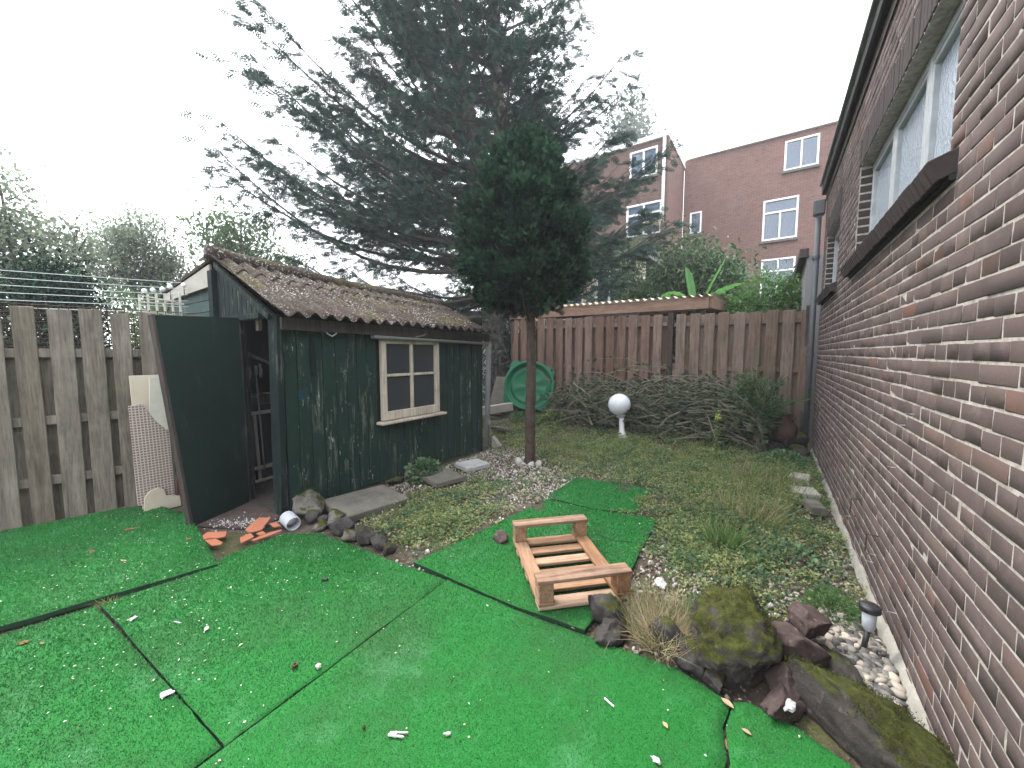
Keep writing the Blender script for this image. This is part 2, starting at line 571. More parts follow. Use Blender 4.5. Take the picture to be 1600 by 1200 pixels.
M['slab_pale'] = mat_concrete('pale_paving_concrete', (0.24, 0.24, 0.235), (0.42, 0.42, 0.41), 0.4, 0.12)
M['cement'] = mat_concrete('crumbling_cement', (0.22, 0.21, 0.18), (0.38, 0.36, 0.32), 0.5, 0.4)
M['plastic_green'] = mat_plain('green_plastic', (0.002, 0.105, 0.048), 0.42, 0.3, 0.3, 5)
M['white_plastic'] = mat_plain('white_plastic', (0.72, 0.73, 0.74), 0.35, 0.5, 0.12, 6)
M['globe'] = mat_plain('opal_globe', (0.62, 0.63, 0.67), 0.25, 0.5, 0.06, 3)
M['offwhite'] = mat_plain('offwhite_paint', (0.55, 0.53, 0.47), 0.6, 0.3, 0.35, 12, 0.2)
M['grey_pvc'] = mat_plain('grey_pvc', (0.24, 0.25, 0.255), 0.5, 0.4, 0.4, 5, 0.1)
M['pipe_dark'] = mat_plain('dark_grey_pipe', (0.085, 0.09, 0.095), 0.5, 0.4, 0.4, 5, 0.1)
M['pale_pvc'] = mat_plain('pale_grey_pvc', (0.36, 0.38, 0.41), 0.4, 0.4, 0.15, 6)
M['black'] = mat_plain('black_bitumen', (0.018, 0.018, 0.02), 0.8, 0.3, 0.3, 9, 0.3)
M['black_plastic'] = mat_plain('black_plastic', (0.02, 0.02, 0.022), 0.4, 0.4)
M['terracotta'] = mat_plain('terracotta', (0.34, 0.125, 0.068), 0.9, 0.2, 0.45, 14, 0.3, dark=(0.26, 0.11, 0.07))
M['clay_dark'] = mat_plain('brown_clay', (0.075, 0.042, 0.03), 0.85, 0.2, 0.5, 9, 0.4)
M['cream'] = mat_plain('cream_board', (0.52, 0.47, 0.38), 0.8, 0.2, 0.35, 5, 0.1, dark=(0.36, 0.28, 0.17))
M['fascia'] = mat_plain('cream_fascia', (0.36, 0.34, 0.30), 0.8, 0.2, 0.4, 4, 0.1)
M['maroon'] = mat_plain('maroon_board', (0.075, 0.022, 0.018), 0.7, 0.3, 0.4, 8)
M['wire'] = mat_plain('pale_wire', (0.42, 0.50, 0.49), 0.6, 0.3)
M['rust'] = mat_plain('rusty_wire', (0.06, 0.035, 0.025), 0.8, 0.2)
M['white_paint'] = mat_plain('white_window_paint', (0.78, 0.78, 0.77), 0.5, 0.4, 0.1, 4)
M['metal_paint'] = mat_plain('dirty_pale_frame', (0.34, 0.36, 0.37), 0.6, 0.4, 0.6, 9, 0.2)
M['interior'] = mat_plain('dark_timber_lining', (0.012, 0.012, 0.012), 0.9, 0.1)  # near-black colour stands in for the lack of light indoors
M['curtain'] = mat_plain('grey_curtain', (0.45, 0.45, 0.46), 0.9, 0.1, 0.2, 12)
M['facade'] = mat_facade('far_red_brick', (0.175, 0.092, 0.074), (0.13, 0.066, 0.054), (0.20, 0.155, 0.14))
M['facade_dark'] = mat_facade('far_brown_brick', (0.125, 0.075, 0.062), (0.095, 0.056, 0.047), (0.16, 0.13, 0.115))
M['render_cream'] = mat_plain('cream_render', (0.52, 0.45, 0.36), 0.9, 0.2, 0.25, 2)
M['render_grey'] = mat_plain('grey_render', (0.20, 0.20, 0.205), 0.9, 0.2, 0.35, 2, 0.1)
M['glass_dark'] = mat_glass('shed_glass', (0.035, 0.04, 0.045), 0.28, 0.05, 12, 0.15)
M['glass_frost'] = mat_glass('wavy_glass', (0.34, 0.39, 0.45), 0.12, 0.9, 38, 0.08, 0.9)  # pale tint stands in for white sky reflected in the panes
M['glass_sky'] = mat_glass('house_glass', (0.10, 0.14, 0.20), 0.04, 0.0, 5, 0.3, 0.9)
M['bark'] = mat_rock('grey_brown_bark', (0.045, 0.036, 0.03), (0.13, 0.105, 0.09), 0.0)
M['bark_grey'] = mat_plain('grey_limb_bark', (0.05, 0.046, 0.04), 0.9, 0.15, 0.5, 6)
M['bark_red'] = mat_rock('brown_bark', (0.028, 0.019, 0.014), (0.082, 0.058, 0.046), 0.0)
M['twig'] = mat_plain('dry_twig', (0.20, 0.185, 0.135), 0.9, 0.2, 0.6, 3)
M['conifer'] = mat_leaf('conifer_sprays', (0.014, 0.033, 0.028), (0.032, 0.066, 0.052), 0.3, 0.8, (0.06, 0.105, 0.07), 0.06)
M['conifer_brown'] = mat_leaf('conifer_dead_sprays', (0.05, 0.035, 0.028), (0.09, 0.065, 0.05), 0.3)
M['hinoki'] = mat_leaf('dense_conifer_sprays', (0.004, 0.012, 0.009), (0.010, 0.030, 0.018), 0.15, 0.8, (0.032, 0.08, 0.038), 0.06)
M['leaf_mid'] = mat_leaf('mid_green_leaf', (0.055, 0.095, 0.04), (0.10, 0.16, 0.07), 0.5)
M['leaf_laurel'] = mat_leaf('glossy_dark_leaf', (0.022, 0.055, 0.024), (0.05, 0.105, 0.042), 0.3, 0.35, (0.12, 0.18, 0.09))
M['leaf_bright'] = mat_leaf('bright_green_leaf', (0.05, 0.12, 0.03), (0.09, 0.2, 0.05), 0.4)
M['leaf_grey'] = mat_leaf('greyish_green_leaf', (0.12, 0.16, 0.115), (0.23, 0.27, 0.19), 0.65)
M['leaf_far'] = mat_leaf('poplar_leaf', (0.05, 0.075, 0.05), (0.10, 0.13, 0.085), 0.4)
M['leaf_banana'] = mat_leaf('banana_leaf', (0.07, 0.21, 0.05), (0.12, 0.30, 0.08), 0.5, 0.4)
M['ivy'] = mat_leaf('dark_ivy', (0.02, 0.03, 0.024), (0.05, 0.065, 0.052), 0.15, 0.3, (0.12, 0.135, 0.115))
M['weed'] = mat_leaf('weed_leaf', (0.085, 0.15, 0.038), (0.18, 0.245, 0.08), 0.45, 0.6, (0.36, 0.36, 0.17))
M['weed_blue'] = mat_leaf('cool_weed_leaf', (0.045, 0.105, 0.05), (0.09, 0.17, 0.075), 0.4, 0.55, (0.17, 0.25, 0.12))
M['moss'] = mat_leaf('moss_tuft', (0.07, 0.09, 0.015), (0.14, 0.155, 0.025), 0.3, 0.8)
M['straw'] = mat_leaf('dry_grass', (0.22, 0.155, 0.09), (0.38, 0.30, 0.18), 0.3, 0.8, (0.48, 0.41, 0.28))
M['gravel'] = mat_leaf('mixed_gravel', (0.07, 0.058, 0.048), (0.24, 0.21, 0.175), 0.0, 0.8, (0.50, 0.475, 0.43))
M['cobble'] = mat_leaf('river_pebbles', (0.05, 0.05, 0.052), (0.18, 0.17, 0.155), 0.0, 0.55, (0.42, 0.36, 0.29))
M['petal'] = mat_leaf('pale_petals', (0.34, 0.36, 0.26), (0.62, 0.63, 0.56), 0.2, 0.8, (0.5, 0.48, 0.34))
M['dead_leaf'] = mat_leaf('dead_leaf', (0.20, 0.10, 0.045), (0.34, 0.2, 0.1), 0.2, 0.8, (0.45, 0.32, 0.2))
M['litter'] = mat_leaf('brown_leaf_litter', (0.07, 0.045, 0.03), (0.16, 0.11, 0.075), 0.2, 0.8, (0.34, 0.28, 0.21))
M['moss_dark'] = mat_leaf('rock_moss_tufts', (0.026, 0.035, 0.006), (0.052, 0.06, 0.011), 0.3, 0.8, (0.10, 0.095, 0.024))
M['paper'] = mat_plain('white_paper', (0.42, 0.42, 0.41), 0.8, 0.2, 0.2, 20)


def mat_check():
    t = NT('checked_tile_board')
    tc = t.n('ShaderNodeTexCoord').outputs['Object']
    sx = t.n('ShaderNodeSeparateXYZ', Vector=tc)
    pitch = 0.0235
    def line(sock):
        f = t.math('FRACT', t.math('DIVIDE', t.math('ADD', sock, 5.0), pitch))
        return t.math('LESS_THAN', f, 0.33)
    g = t.math('MAXIMUM', line(sx.outputs[1]), line(sx.outputs[2]))
    nz = t.noise(tc, 60, 4, 0.7)
    c = t.mix(g, (0.17, 0.115, 0.105), (0.48, 0.42, 0.38))
    c = t.mix(t.ramp(nz, [(0.4, 0.0), (0.75, 0.5)]), c, (0.30, 0.22, 0.2))
    return t.pbr(c, 0.7, t.bump(g, 0.3, 0.003), 0.3)


M['check'] = mat_check()

# ================================================================== ground
def sstep(a, b, x):
    t = np.clip((x - a) / (b - a), 0, 1)
    return t * t * (3 - 2 * t)


def gz(x, y):
    """height of the garden soil"""
    x, y = np.asarray(x, float), np.asarray(y, float)
    bed = sstep(1.75, 2.3, y) * sstep(-3.45, -3.1, x) * sstep(0.6, 0.3, x)
    h = 0.17 * sstep(5.4, 7.0, y) * sstep(0.8, -1.5, x)
    bump = 0.018 * np.sin(3.1 * x + 1.3) * np.sin(2.7 * y + 0.4) + 0.009 * np.sin(9.7 * x + 2 * y) * np.sin(8.3 * y - x)
    return h + bed * (0.012 + bump) + 0.0


gx = np.unique(np.concatenate([[-140, -60, -30, -16, -9, -6.5], np.arange(-5.4, 0.72, 0.06), [1.5, 4, 9, 20, 45, 140]]))
gy = np.unique(np.concatenate([[-140, -60, -15, -6, -3], np.arange(-1.8, 7.4, 0.06), [8, 10, 14, 22, 40, 80, 160]]))
GX, GY = np.meshgrid(gx, gy, indexing='ij')
GZ = gz(GX, GY)
inside = (GX > -5.3) & (GX < 0.7) & (GY > -1.7) & (GY < 7.3)
GZ = np.where(inside, GZ + rng.normal(0, 0.0025, GZ.shape) * (GY > 1.9), np.where(GY > 7.3, 0.0, GZ * 0))
GZ = np.where((GX > -4.9) & (GX < 0.54) & (GY < 7.2), GZ, np.where(inside, GZ, 0)) - 0.004
nu, nv = len(gx), len(gy)
ii, jj = np.meshgrid(np.arange(nu - 1), np.arange(nv - 1), indexing='ij')
a_ = (ii * nv + jj).ravel()
gf = np.stack([a_, a_ + nv, a_ + nv + 1, a_ + 1], 1)
ground = np_obj('ground', np.stack([GX.ravel(), GY.ravel(), GZ.ravel()], 1), gf, M['soil'], smooth=True)
tag(ground, kind='structure')


# ================================================================== brick building on the right
WX = 0.54                                              # the wall face
WTOP = 3.62
bld = thing('brick_building', (WX, 3.0, 0), 'long low building of brown bricks with pale pointing along the right side', 'building')
openings = [(2.25, 4.35, 2.20, 2.95), (5.45, 6.65, 2.20, 2.95)]   # y0, y1, z0, z1


def cells_wall(mb, u0, u1, z0, z1, ops, place):
    us = sorted({u0, u1, *[o[0] for o in ops], *[o[1] for o in ops]})
    zs = sorted({z0, z1, *[o[2] for o in ops], *[o[3] for o in ops]})
    for i in range(len(us) - 1):
        for j in range(len(zs) - 1):
            cu, cz = (us[i] + us[i + 1]) / 2, (zs[j] + zs[j + 1]) / 2
            if any(o[0] < cu < o[1] and o[2] < cz < o[3] for o in ops): continue
            place(mb, us[i], us[i + 1], zs[j], zs[j + 1])


mb = MB()
cells_wall(mb, -3.0, 7.0, -0.1, WTOP, openings,
           lambda m, a, b, c, d: m.box((WX + 0.1107, (a + b) / 2, (c + d) / 2), (0.22, b - a, d - c)))
core = mb.build('wall', M['mortar'], bld)
mb = MB()
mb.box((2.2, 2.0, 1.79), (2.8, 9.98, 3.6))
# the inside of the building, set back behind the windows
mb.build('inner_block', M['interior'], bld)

# bricks in courses: stretchers and headers in turn
def brick_template(L, h=0.0570, d=0.03, c=0.0022):
    """front face towards -x, length along y, chamfered arrises"""
    y, z = L / 2, h / 2
    v = [(d, -y, -z), (d, y, -z), (d, y, z), (d, -y, z), (c, -y, -z), (c, y, -z), (c, y, z), (c, -y, z),
         (0, -y + c, -z + c), (0, y - c, -z + c), (0, y - c, z - c), (0, -y + c, z - c)]
    f = [(4, 5, 9, 8), (5, 6, 10, 9), (6, 7, 11, 10), (7, 4, 8, 11), (8, 9, 10, 11), (0, 1, 5, 4), (1, 2, 6, 5), (2, 3, 7, 6), (3, 0, 4, 7)]
    return np.array(v, float), np.array(f)


CH, JT = 0.066, 0.009
P_ST, P_HD = 0.234, 0.117
bricks = []                                            # y0, y1, z
k = 0
while (k + 1) * CH < WTOP - 0.01:
    z = k * CH + 0.02 + CH / 2 - 0.015
    if k % 2 == 0:
        p, off = P_ST, (0.0 if (k // 2) % 2 == 0 else P_ST / 2)
    else:
        p, off = P_HD, P_HD / 4 + 0.029
    y = -1.0 + off
    while y < 7.0:
        y0, y1 = y + JT / 2 + random.uniform(-0.0025, 0.0025), min(y + p - JT / 2 + random.uniform(-0.0025, 0.0025), 6.995)
        segs = [(y0, y1)]
        for (a, b, c, d) in openings:
            if c - 0.17 < z < d + 0.225:                # sill and soldier course take their own room
                m = 0.10 if z < c else (0.0 if z < d else 0.06)
                a2, b2 = a - m - 0.006, b + m + 0.006
                ns = []
                for s0, s1 in segs:
                    if s1 <= a2 or s0 >= b2: ns.append((s0, s1)); continue
                    if s0 < a2 - 0.02: ns.append((s0, a2))
                    if s1 > b2 + 0.02: ns.append((b2, s1))
                segs = ns
        for s0, s1 in segs:
            if s1 - s0 > 0.02: bricks.append((s0, s1, z, abs((s1 - s0) - (p - JT)) < 0.008, k % 2))
        y += p
    k += 1


def cam_xy(p):
    fw = Vector((-math.sin(R(YAW)) * math.cos(R(PITCH)), math.cos(R(YAW)) * math.cos(R(PITCH)), -math.sin(R(PITCH))))
    rt = Vector((math.cos(R(YAW)), math.sin(R(YAW)), 0))
    up = rt.cross(fw)
    q = Vector(p) - Vector((0, 0, CAM_H))
    d = q.dot(fw)
    return (q.dot(rt) / d, q.dot(up) / d, d) if d > 0.05 else (99, 99, 1)


def seen(b):
    u, v, d = cam_xy((WX, (b[0] + b[1]) / 2, b[2]))
    if abs(u) > 1.36 or abs(v) > 1.02: return 0
    dist = Vector((WX, (b[0] + b[1]) / 2, b[2] - CAM_H)).length
    return (b[1] - b[0]) * WX / dist ** 3


order = sorted(range(len(bricks)), key=lambda i: -seen(bricks[i]))
singles = set([i for i in order if bricks[i][3] and seen(bricks[i]) > 0][:300])
tmpl = {}
for h in (0, 1):
    L = (P_ST if h == 0 else P_HD) - JT
    tmpl[h] = []
    for q in range(14):
        v, f = brick_template(L)
        v = v + rng.normal(0, 0.0011, v.shape)
        tmpl[h].append(np_mesh('brick', v, f, M['brick'], rnd=np.full(len(v), rng.random())))
restV, restF, restR, nvert = [], [], [], 0
for i, (y0, y1, z, full, hd) in enumerate(bricks):
    x = WX - 0.0016 + random.uniform(-0.0010, 0.0010)
    zz = z + random.uniform(-0.0015, 0.0015)
    if i in singles:
        o = link_mesh('brick', random.choice(tmpl[hd]), core, (x, (y0 + y1) / 2, zz))
        o.rotation_euler = (random.uniform(-.006, .006), 0, random.uniform(-.006, .006))
    else:
        v, f = brick_template(y1 - y0)
        v = v + rng.normal(0, 0.0009, v.shape) + np.array([x, (y0 + y1) / 2, zz])
        restV.append(v); restF.append(f + nvert); restR.append(np.full(len(v), rng.random())); nvert += len(v)
o = np_obj('brick_courses', np.concatenate(restV), np.concatenate(restF), M['brick'], core, np.concatenate(restR))
tag(o, kind='stuff')


def box_mesh_rnd(name, size, mat, r, bev=0.004):
    bm = bmesh.new()
    bmesh.ops.create_cube(bm, size=1.0)
    for v in bm.verts: v.co = Vector((v.co.x * size[0], v.co.y * size[1], v.co.z * size[2]))
    bmesh.ops.bevel(bm, geom=list(bm.edges), offset=bev, segments=1, affect='EDGES')
    me = bpy.data.meshes.new(name)
    bm.to_mesh(me); bm.free()
    a = me.attributes.new('rnd', 'FLOAT', 'POINT')
    a.data.foreach_set('value', np.full(len(me.vertices), r, np.float32))
    me.materials.append(mat)
    return me


M['brick_dark'] = mat_plain('sooty_brick', (0.05, 0.04, 0.038), 0.9, 0.2, 0.5, 14, 0.5)  # darker brick for the sills, lintels and reveals
rowlock = [box_mesh_rnd('brick', (0.20, 0.052, 0.085), M['brick_dark'], rng.random()) for _ in range(6)]
soldier = [box_mesh_rnd('brick', (0.06, 0.052, 0.205), M['brick_dark'], rng.random()) for _ in range(6)]
jamb = [box_mesh_rnd('brick', (0.10, 0.03, 0.053), M['brick_dark'], rng.random()) for _ in range(6)]
for wi, (a, b, c, d) in enumerate(openings):
    # sloping rowlock sill
    mb = MB()
    mb.box((WX + 0.06, (a + b) / 2, c - 0.085), (0.16, b - a + 0.19, 0.10))
    sill = mb.build('window_sill', M['black'], bld)
    y = a - 0.07
    while y < b + 0.08:
        o = link_mesh('brick', random.choice(rowlock), sill, (WX + 0.025, y, c - 0.055 + random.uniform(-.003, .003)))
        o.rotation_euler = (0, R(-22) + random.uniform(-.02, .02), random.uniform(-.01, .01))
        y += 0.062
    mb = MB()
    mb.box((WX + 0.045, (a + b) / 2, d + 0.105), (0.07, b - a + 0.11, 0.206))
    lint = mb.build('lintel', M['brick_dark'], bld)
    y = a - 0.03
    while y < b + 0.04:
        link_mesh('brick', random.choice(soldier), lint, (WX + 0.024 + random.uniform(-.002, .002), y, d + 0.107))
        y += 0.0625
    # far reveal, bricks end on
    z = c + 0.04
    mb = MB()
    mb.box((WX + 0.06, b + 0.016, (c + d) / 2), (0.10, 0.02, d - c))
    rev = mb.build('reveal', M['mortar'], bld)
    while z < d - 0.02:
        link_mesh('brick', random.choice(jamb), rev, (WX + 0.055, b + 0.012, z))
        z += CH
    # frame and wavy panes
    win = MB()
    gx_ = WX + 0.105
    for zz in (c + 0.02, d - 0.025):
        win.box((gx_, (a + b) / 2, zz), (0.06, b - a, 0.045))
    for yy in (a + 0.02, b - 0.02):
        win.box((gx_ + .001, yy, (c + d) / 2), (0.056, 0.04, d - c - 0.004))
    wino = win.build('window', M['metal_paint'], bld)
    nb = 3 if wi == 0 else 2
    step = (b - a - 0.04) / nb
    for q in range(1, nb):
        mb = MB()
        mb.box((gx_ - 0.004, a + 0.02 + q * step, (c + d) / 2), (0.06, 0.05, d - c - 0.07))
        mb.build('mullion', M['metal_paint'], wino, bevel=0.006)
    for q in range(nb):
        y0, y1 = a + 0.02 + q * step, a + 0.02 + (q + 1) * step
        mb = MB()
        for zz in (c + 0.055, d - 0.065):
            mb.box((gx_ - 0.012, (y0 + y1) / 2, zz), (0.035, step - 0.05, 0.026))
        for yy in (y0 + 0.04, y1 - 0.04):
            mb.box((gx_ - 0.013, yy, (c + d) / 2), (0.034, 0.03, d - c - 0.1))
        mb.build('sash', M['metal_paint'], wino, bevel=0.004)
        mb = MB()
        mb.box((gx_, (y0 + y1) / 2, (c + d) / 2), (0.006, step - 0.1, d - c - 0.12))
        mb.build('pane', M['glass_frost'], wino)
# roof edge
mb = MB()
mb.box((WX + 0.04, 2.0, WTOP + 0.06), (0.20, 10.1, 0.13))
fas = mb.build('fascia', M['black'], bld, bevel=0.012)
mb = MB()
mb.box((WX + 1.2, 2.0, WTOP + 0.14), (2.58, 10.16, 0.025))
mb.build('roof_trim', M['grey_pvc'], bld, bevel=0.006)
mb = MB()
mb.box((WX + 0.012, 2.0, WTOP - 0.05), (0.05, 10.0, 0.09))
mb.build('soffit_board', M['dark_wood'], bld)
# drainpipe with hopper at the corner
mb = MB()
mb.tube([(WX - 0.085, 6.93, 3.30), (WX - 0.085, 6.93, 0.05)], 0.036, 14)
dp = mb.build('drainpipe', M['pipe_dark'], bld, smooth=True)
mb = MB()
mb.box((WX - 0.085, 6.93, 3.42), (0.13, 0.14, 0.2))
mb.build('hopper', M['pipe_dark'], dp, bevel=0.015)
for z in (2.75, 1.4):
    mb = MB()
    mb.tube([(WX - 0.09, 6.93, z - 0.02), (WX - 0.09, 6.93, z + 0.02)], 0.05, 14)
    mb.build('pipe_clip', M['pipe_dark'], dp)
# nails and wire hooks left in the joints
for (y, z) in ((2.52, 1.575), (2.73, 1.575), (2.40, 1.15), (2.53, 1.08), (2.97, 1.07), (2.63, .85), (2.86, .29), (2.92, .22), (3.67, .22), (2.43, .2)):
    mb = MB()
    mb.tube([(WX + .01, y, z), (WX - 0.02, y, z - 0.001), (WX - 0.032, y - .008, z + 0.003)], 0.0018, 6)
    mb.build('nail', M['pale_pvc'], bld)
for (y, z) in ((5.81, .78), (3.38, .44), (2.86, .40)):
    mb = MB()
    mb.tube([(WX + .01, y, z), (WX - 0.05, y, z), (WX - 0.052, y - .005, z - 0.10), (WX - 0.03, y - .05, z - .105)], 0.004, 6)
    mb.build('hook', M['rust'], bld)
# crumbling cement footing
def foot(u, v):
    y = 1.2 + u * 5.75
    n1 = noise.noise(Vector((y * 6, 3.3, 0))) * 0.02 + noise.noise(Vector((y * 23, 1.3, v * 3))) * 0.008
    x = WX - (0.036 + n1) * (1 - v) ** 0.7
    return (x + 0.004 * v, y, -0.03 + v * (0.10 + n1))
mb = MB()
mb.grid(foot, 230, 6)
mb.build('cement_footing', M['cement'], bld, smooth=True)

# grey wall of the next house beyond the corner
nb = thing('neighbour_wall', (0.6, 9, 0), 'narrow grey rendered wall beyond the drainpipe', 'wall')
mb = MB()
mb.box((1.35, 9.7, 1.5), (1.9, 3.6, 3.0))
mb.build('wall', M['render_grey'], nb)
mb = MB()
mb.beam((0.36, 7.85, 3.02), (0.36, 11.5, 3.02), 0.12, 0.14)
mb.build('coping', M['dark_wood'], nb)

# ================================================================== back fence
def board_mesh(w_, t_, L, mat, seed, top=0.0):
    """one plank standing on z=0, width along x, edges slightly uneven, top end worn"""
    r = random.Random(seed)
    n = 7
    vs, fs = [], []
    bow = r.uniform(-0.006, 0.006)
    for i in range(n + 1):
        u = i / n
        z = u * L
        dx0, dx1 = r.uniform(-.0018, .0018), r.uniform(-.0018, .0018)
        y = bow * math.sin(u * math.pi)
        zz = z if i < n else z
        vs += [(-w_ / 2 + dx0, y - t_ / 2, zz), (w_ / 2 + dx1, y - t_ / 2, zz + (r.uniform(-top, top) if i == n else 0)),
               (w_ / 2 + dx1, y + t_ / 2, zz + (r.uniform(-top, top) if i == n else 0)), (-w_ / 2 + dx0, y + t_ / 2, zz)]
    for i in range(n):
        for q in range(4):
            a, b = i * 4 + q, i * 4 + (q + 1) % 4
            fs.append((a, b, b + 4, a + 4))
    fs += [(3, 2, 1, 0), tuple(range(n * 4, n * 4 + 4))]
    me = bpy.data.meshes.new('board')
    me.from_pydata(vs, [], fs)
    a = me.attributes.new('rnd', 'FLOAT', 'POINT')
    a.data.foreach_set('value', np.full(len(vs), r.random(), np.float32))
    me.materials.append(mat)
    bm = bmesh.new(); bm.from_mesh(me)
    ed = [e for e in bm.edges if abs((e.verts[0].co - e.verts[1].co).z) > 0.01 or max(e.verts[0].co.z, e.verts[1].co.z) > L - 0.02]
    bmesh.ops.bevel(bm, geom=ed, offset=0.003, segments=1, affect='EDGES')
    bm.to_mesh(me); bm.free()
    return me


bf = thing('board_fence', (-2, 7.0, 0.1), 'brown timber fence of upright boards at the back of the garden', 'fence')
FY = 7.0
def fence_top(x):
    return 2.04 + (0.45 - x) / 5.1 * 0.09
x = -4.60
q = 0
while x < 0.40:
    if abs(x + 1.45) < 0.09: x += 0.17; continue
    left = x < -1.45
    w_ = 0.148 + random.uniform(-.006, .006)
    m = M['brown_wood'] if left else M['tan_wood']
    L = fence_top(x) - 0.06 + random.uniform(-.012, .012)
    o = link_mesh('board', board_mesh(w_, 0.018, L, m, 100 + q, .008), bf, (x, FY - 0.035 + random.uniform(-.003, .003), 0.06))
    o.rotation_euler = (0, random.uniform(-.006, .006), random.uniform(-.02, .02))
    # boards nailed to the rear of the rails close the gaps
    if x + 0.105 < 0.42:
        link_mesh('board', board_mesh(0.14, 0.018, L - 0.01, m, 300 + q), bf, (x + 0.105, FY + 0.045, 0.05))
    x += 0.21
    q += 1
for z in (0.35, 1.17, 1.90):
    for x0, x1, m in ((-4.62, -1.50, 'brown_wood'), (-1.40, 0.44, 'tan_wood')):
        mb = MB()
        mb.beam((x0, FY, z + (0.07 if x0 < -2 and z > 1.5 else 0)), (x1, FY, z + (0.015 if x0 < -2 and z > 1.5 else 0)), 0.045, 0.07)
        mb.build('rail', M[m], bf, bevel=0.003)
for x in (-4.68, -1.45, 0.425):
    mb = MB()
    mb.box((x, FY - 0.005, 1.05), (0.085, 0.085, 2.1))
    mb.build('post', M['dark_wood'], bf, bevel=0.004)

# canopy just behind the fence
cp = thing('timber_canopy', (-2.5, 8.5, 0), 'timber canopy with corrugated cream roof just behind the back fence', 'canopy')
def cz(y): return 2.30 + (y - 7.15) * 0.07
mb = MB(); mb.beam((-4.9, 7.16, 2.26), (-0.90, 7.16, 2.25), 0.05, 0.19); mb.build('front_beam', M['beam_wood'], cp, bevel=0.004)
mb = MB(); mb.beam((-0.87, 7.16, 2.25), (-0.87, 10.2, 2.45), 0.05, 0.185); mb.build('end_beam', M['beam_wood'], cp, bevel=0.004)
mb = MB(); mb.beam((-4.9, 10.2, 2.47), (-0.90, 10.2, 2.47), 0.05, 0.185); mb.build('rear_beam', M['beam_wood'], cp)
for x in (-1.9, -3.1, -4.3):
    mb = MB(); mb.beam((x, 7.19, 2.23), (x, 10.17, 2.44), 0.05, 0.12); mb.build('rafter', M['beam_wood'], cp)
for x in (-0.98, -2.55, -4.8):
    for y in (7.22, 10.1):
        mb = MB(); mb.box((x, y, 1.06), (0.09, 0.09, 2.14)); mb.build('post', M['dark_wood'], cp)
mb = MB(); mb.beam((-3.0, 7.11, 2.12), (-2.0, 7.11, 2.118), 0.02, 0.05); mb.build('batten', M['dark_wood'], cp)
M['clear_sheet'] = mat_glass('cream_corrugated_sheet', (0.72, 0.64, 0.48), 0.45, 0.0, 5, 0.1)
mb = MB()
mb.grid(lambda u, v: (-5.0 + u * 4.2, 7.08 + v * 3.2, 2.375 + v * 0.215 + 0.024 * math.sin(2 * math.pi * u * 4.2 / 0.13)), 270, 3)
cs = mb.build('corrugated_sheet', M['clear_sheet'], cp, smooth=True)

# ================================================================== left fence
lf = thing('grey_board_fence', (-4.9, 0.5, 0), 'weathered grey timber fence of upright boards on the left', 'fence')
FA, FB = Vector((-5.20, -1.0, 0)), Vector((-4.72, 1.44, 0))
fd = (FB - FA).normalized()
fn = Vector((fd.y, -fd.x, 0))                            # towards the garden
ang = math.atan2(fd.y, fd.x)
Lf = (FB - FA).length
s_ = 0.02
q = 0
while s_ < Lf:
    p = FA + fd * s_
    o = link_mesh('board', board_mesh(0.126 + random.uniform(-.008, .008), 0.018, 1.765 + random.uniform(-.02, .015), M['grey_wood'], 500 + q, 0.012), lf,
                  p + fn * 0.034 + Vector((0, 0, 0.015)))
    o.rotation_euler = (random.uniform(-.008, .008), random.uniform(-.008, .008), ang + random.uniform(-.02, .02))
    p2 = p + fd * 0.0875 - fn * 0.034
    o = link_mesh('board', board_mesh(0.115, 0.018, 1.41 + random.uniform(-.01, .01), M['grey_wood'], 700 + q, 0.004), lf, p2 + Vector((0, 0, 0.015)))
    o.rotation_euler = (0, 0, ang)
    s_ += 0.175
    q += 1
for z in (0.37, 0.87, 1.42):
    mb = MB(); mb.beam(FA + Vector((0, 0, z)), FB + Vector((0, 0, z)), 0.045, 0.072); mb.build('rail', M['grey_wood'], lf, bevel=0.003)
# wire lattice filling the top of the fence
mb = MB()
for i in range(11):
    z = 1.47 + i * 0.034
    mb.tube([FA - fn * 0.03 + Vector((0, 0, z)), FB - fn * 0.03 + Vector((0, 0, z))], 0.0035, 4)
for i in range(int(Lf / 0.055)):
    p = FA + fd * (i * 0.055) - fn * 0.036
    mb.tube([p + Vector((0, 0, 1.44)), p + Vector((0, 0, 1.82))], 0.0035, 4)
mb.build('wire_lattice', M['rust'], lf)
# dark hedge backing seen through the lattice comes from shrubs beyond

# strung wires above it
sw = thing('strung_wires', (-5.15, 0.3, 1.8), 'six thin pale wires strung above the grey fence', 'wire')
for i in range(6):
    z0, z1 = 2.09 - i * 0.054, 2.155 - i * 0.062
    mb = MB()
    pts = []
    for j in range(13):
        u = j / 12
        pts.append((-5.16 + 0.02 * u, -1.2 + u * 2.7, z0 - 0.075 + (z1 - z0 + 0.075) * u - 0.012 * math.sin(math.pi * u)))
    mb.tube(pts, 0.0032, 5)
    mb.build('wire', M['wire'], sw)
mb = MB(); mb.box((-5.16, -1.2, 1.2), (0.04, 0.04, 2.0)); mb.build('post', M['grey_wood'], sw)

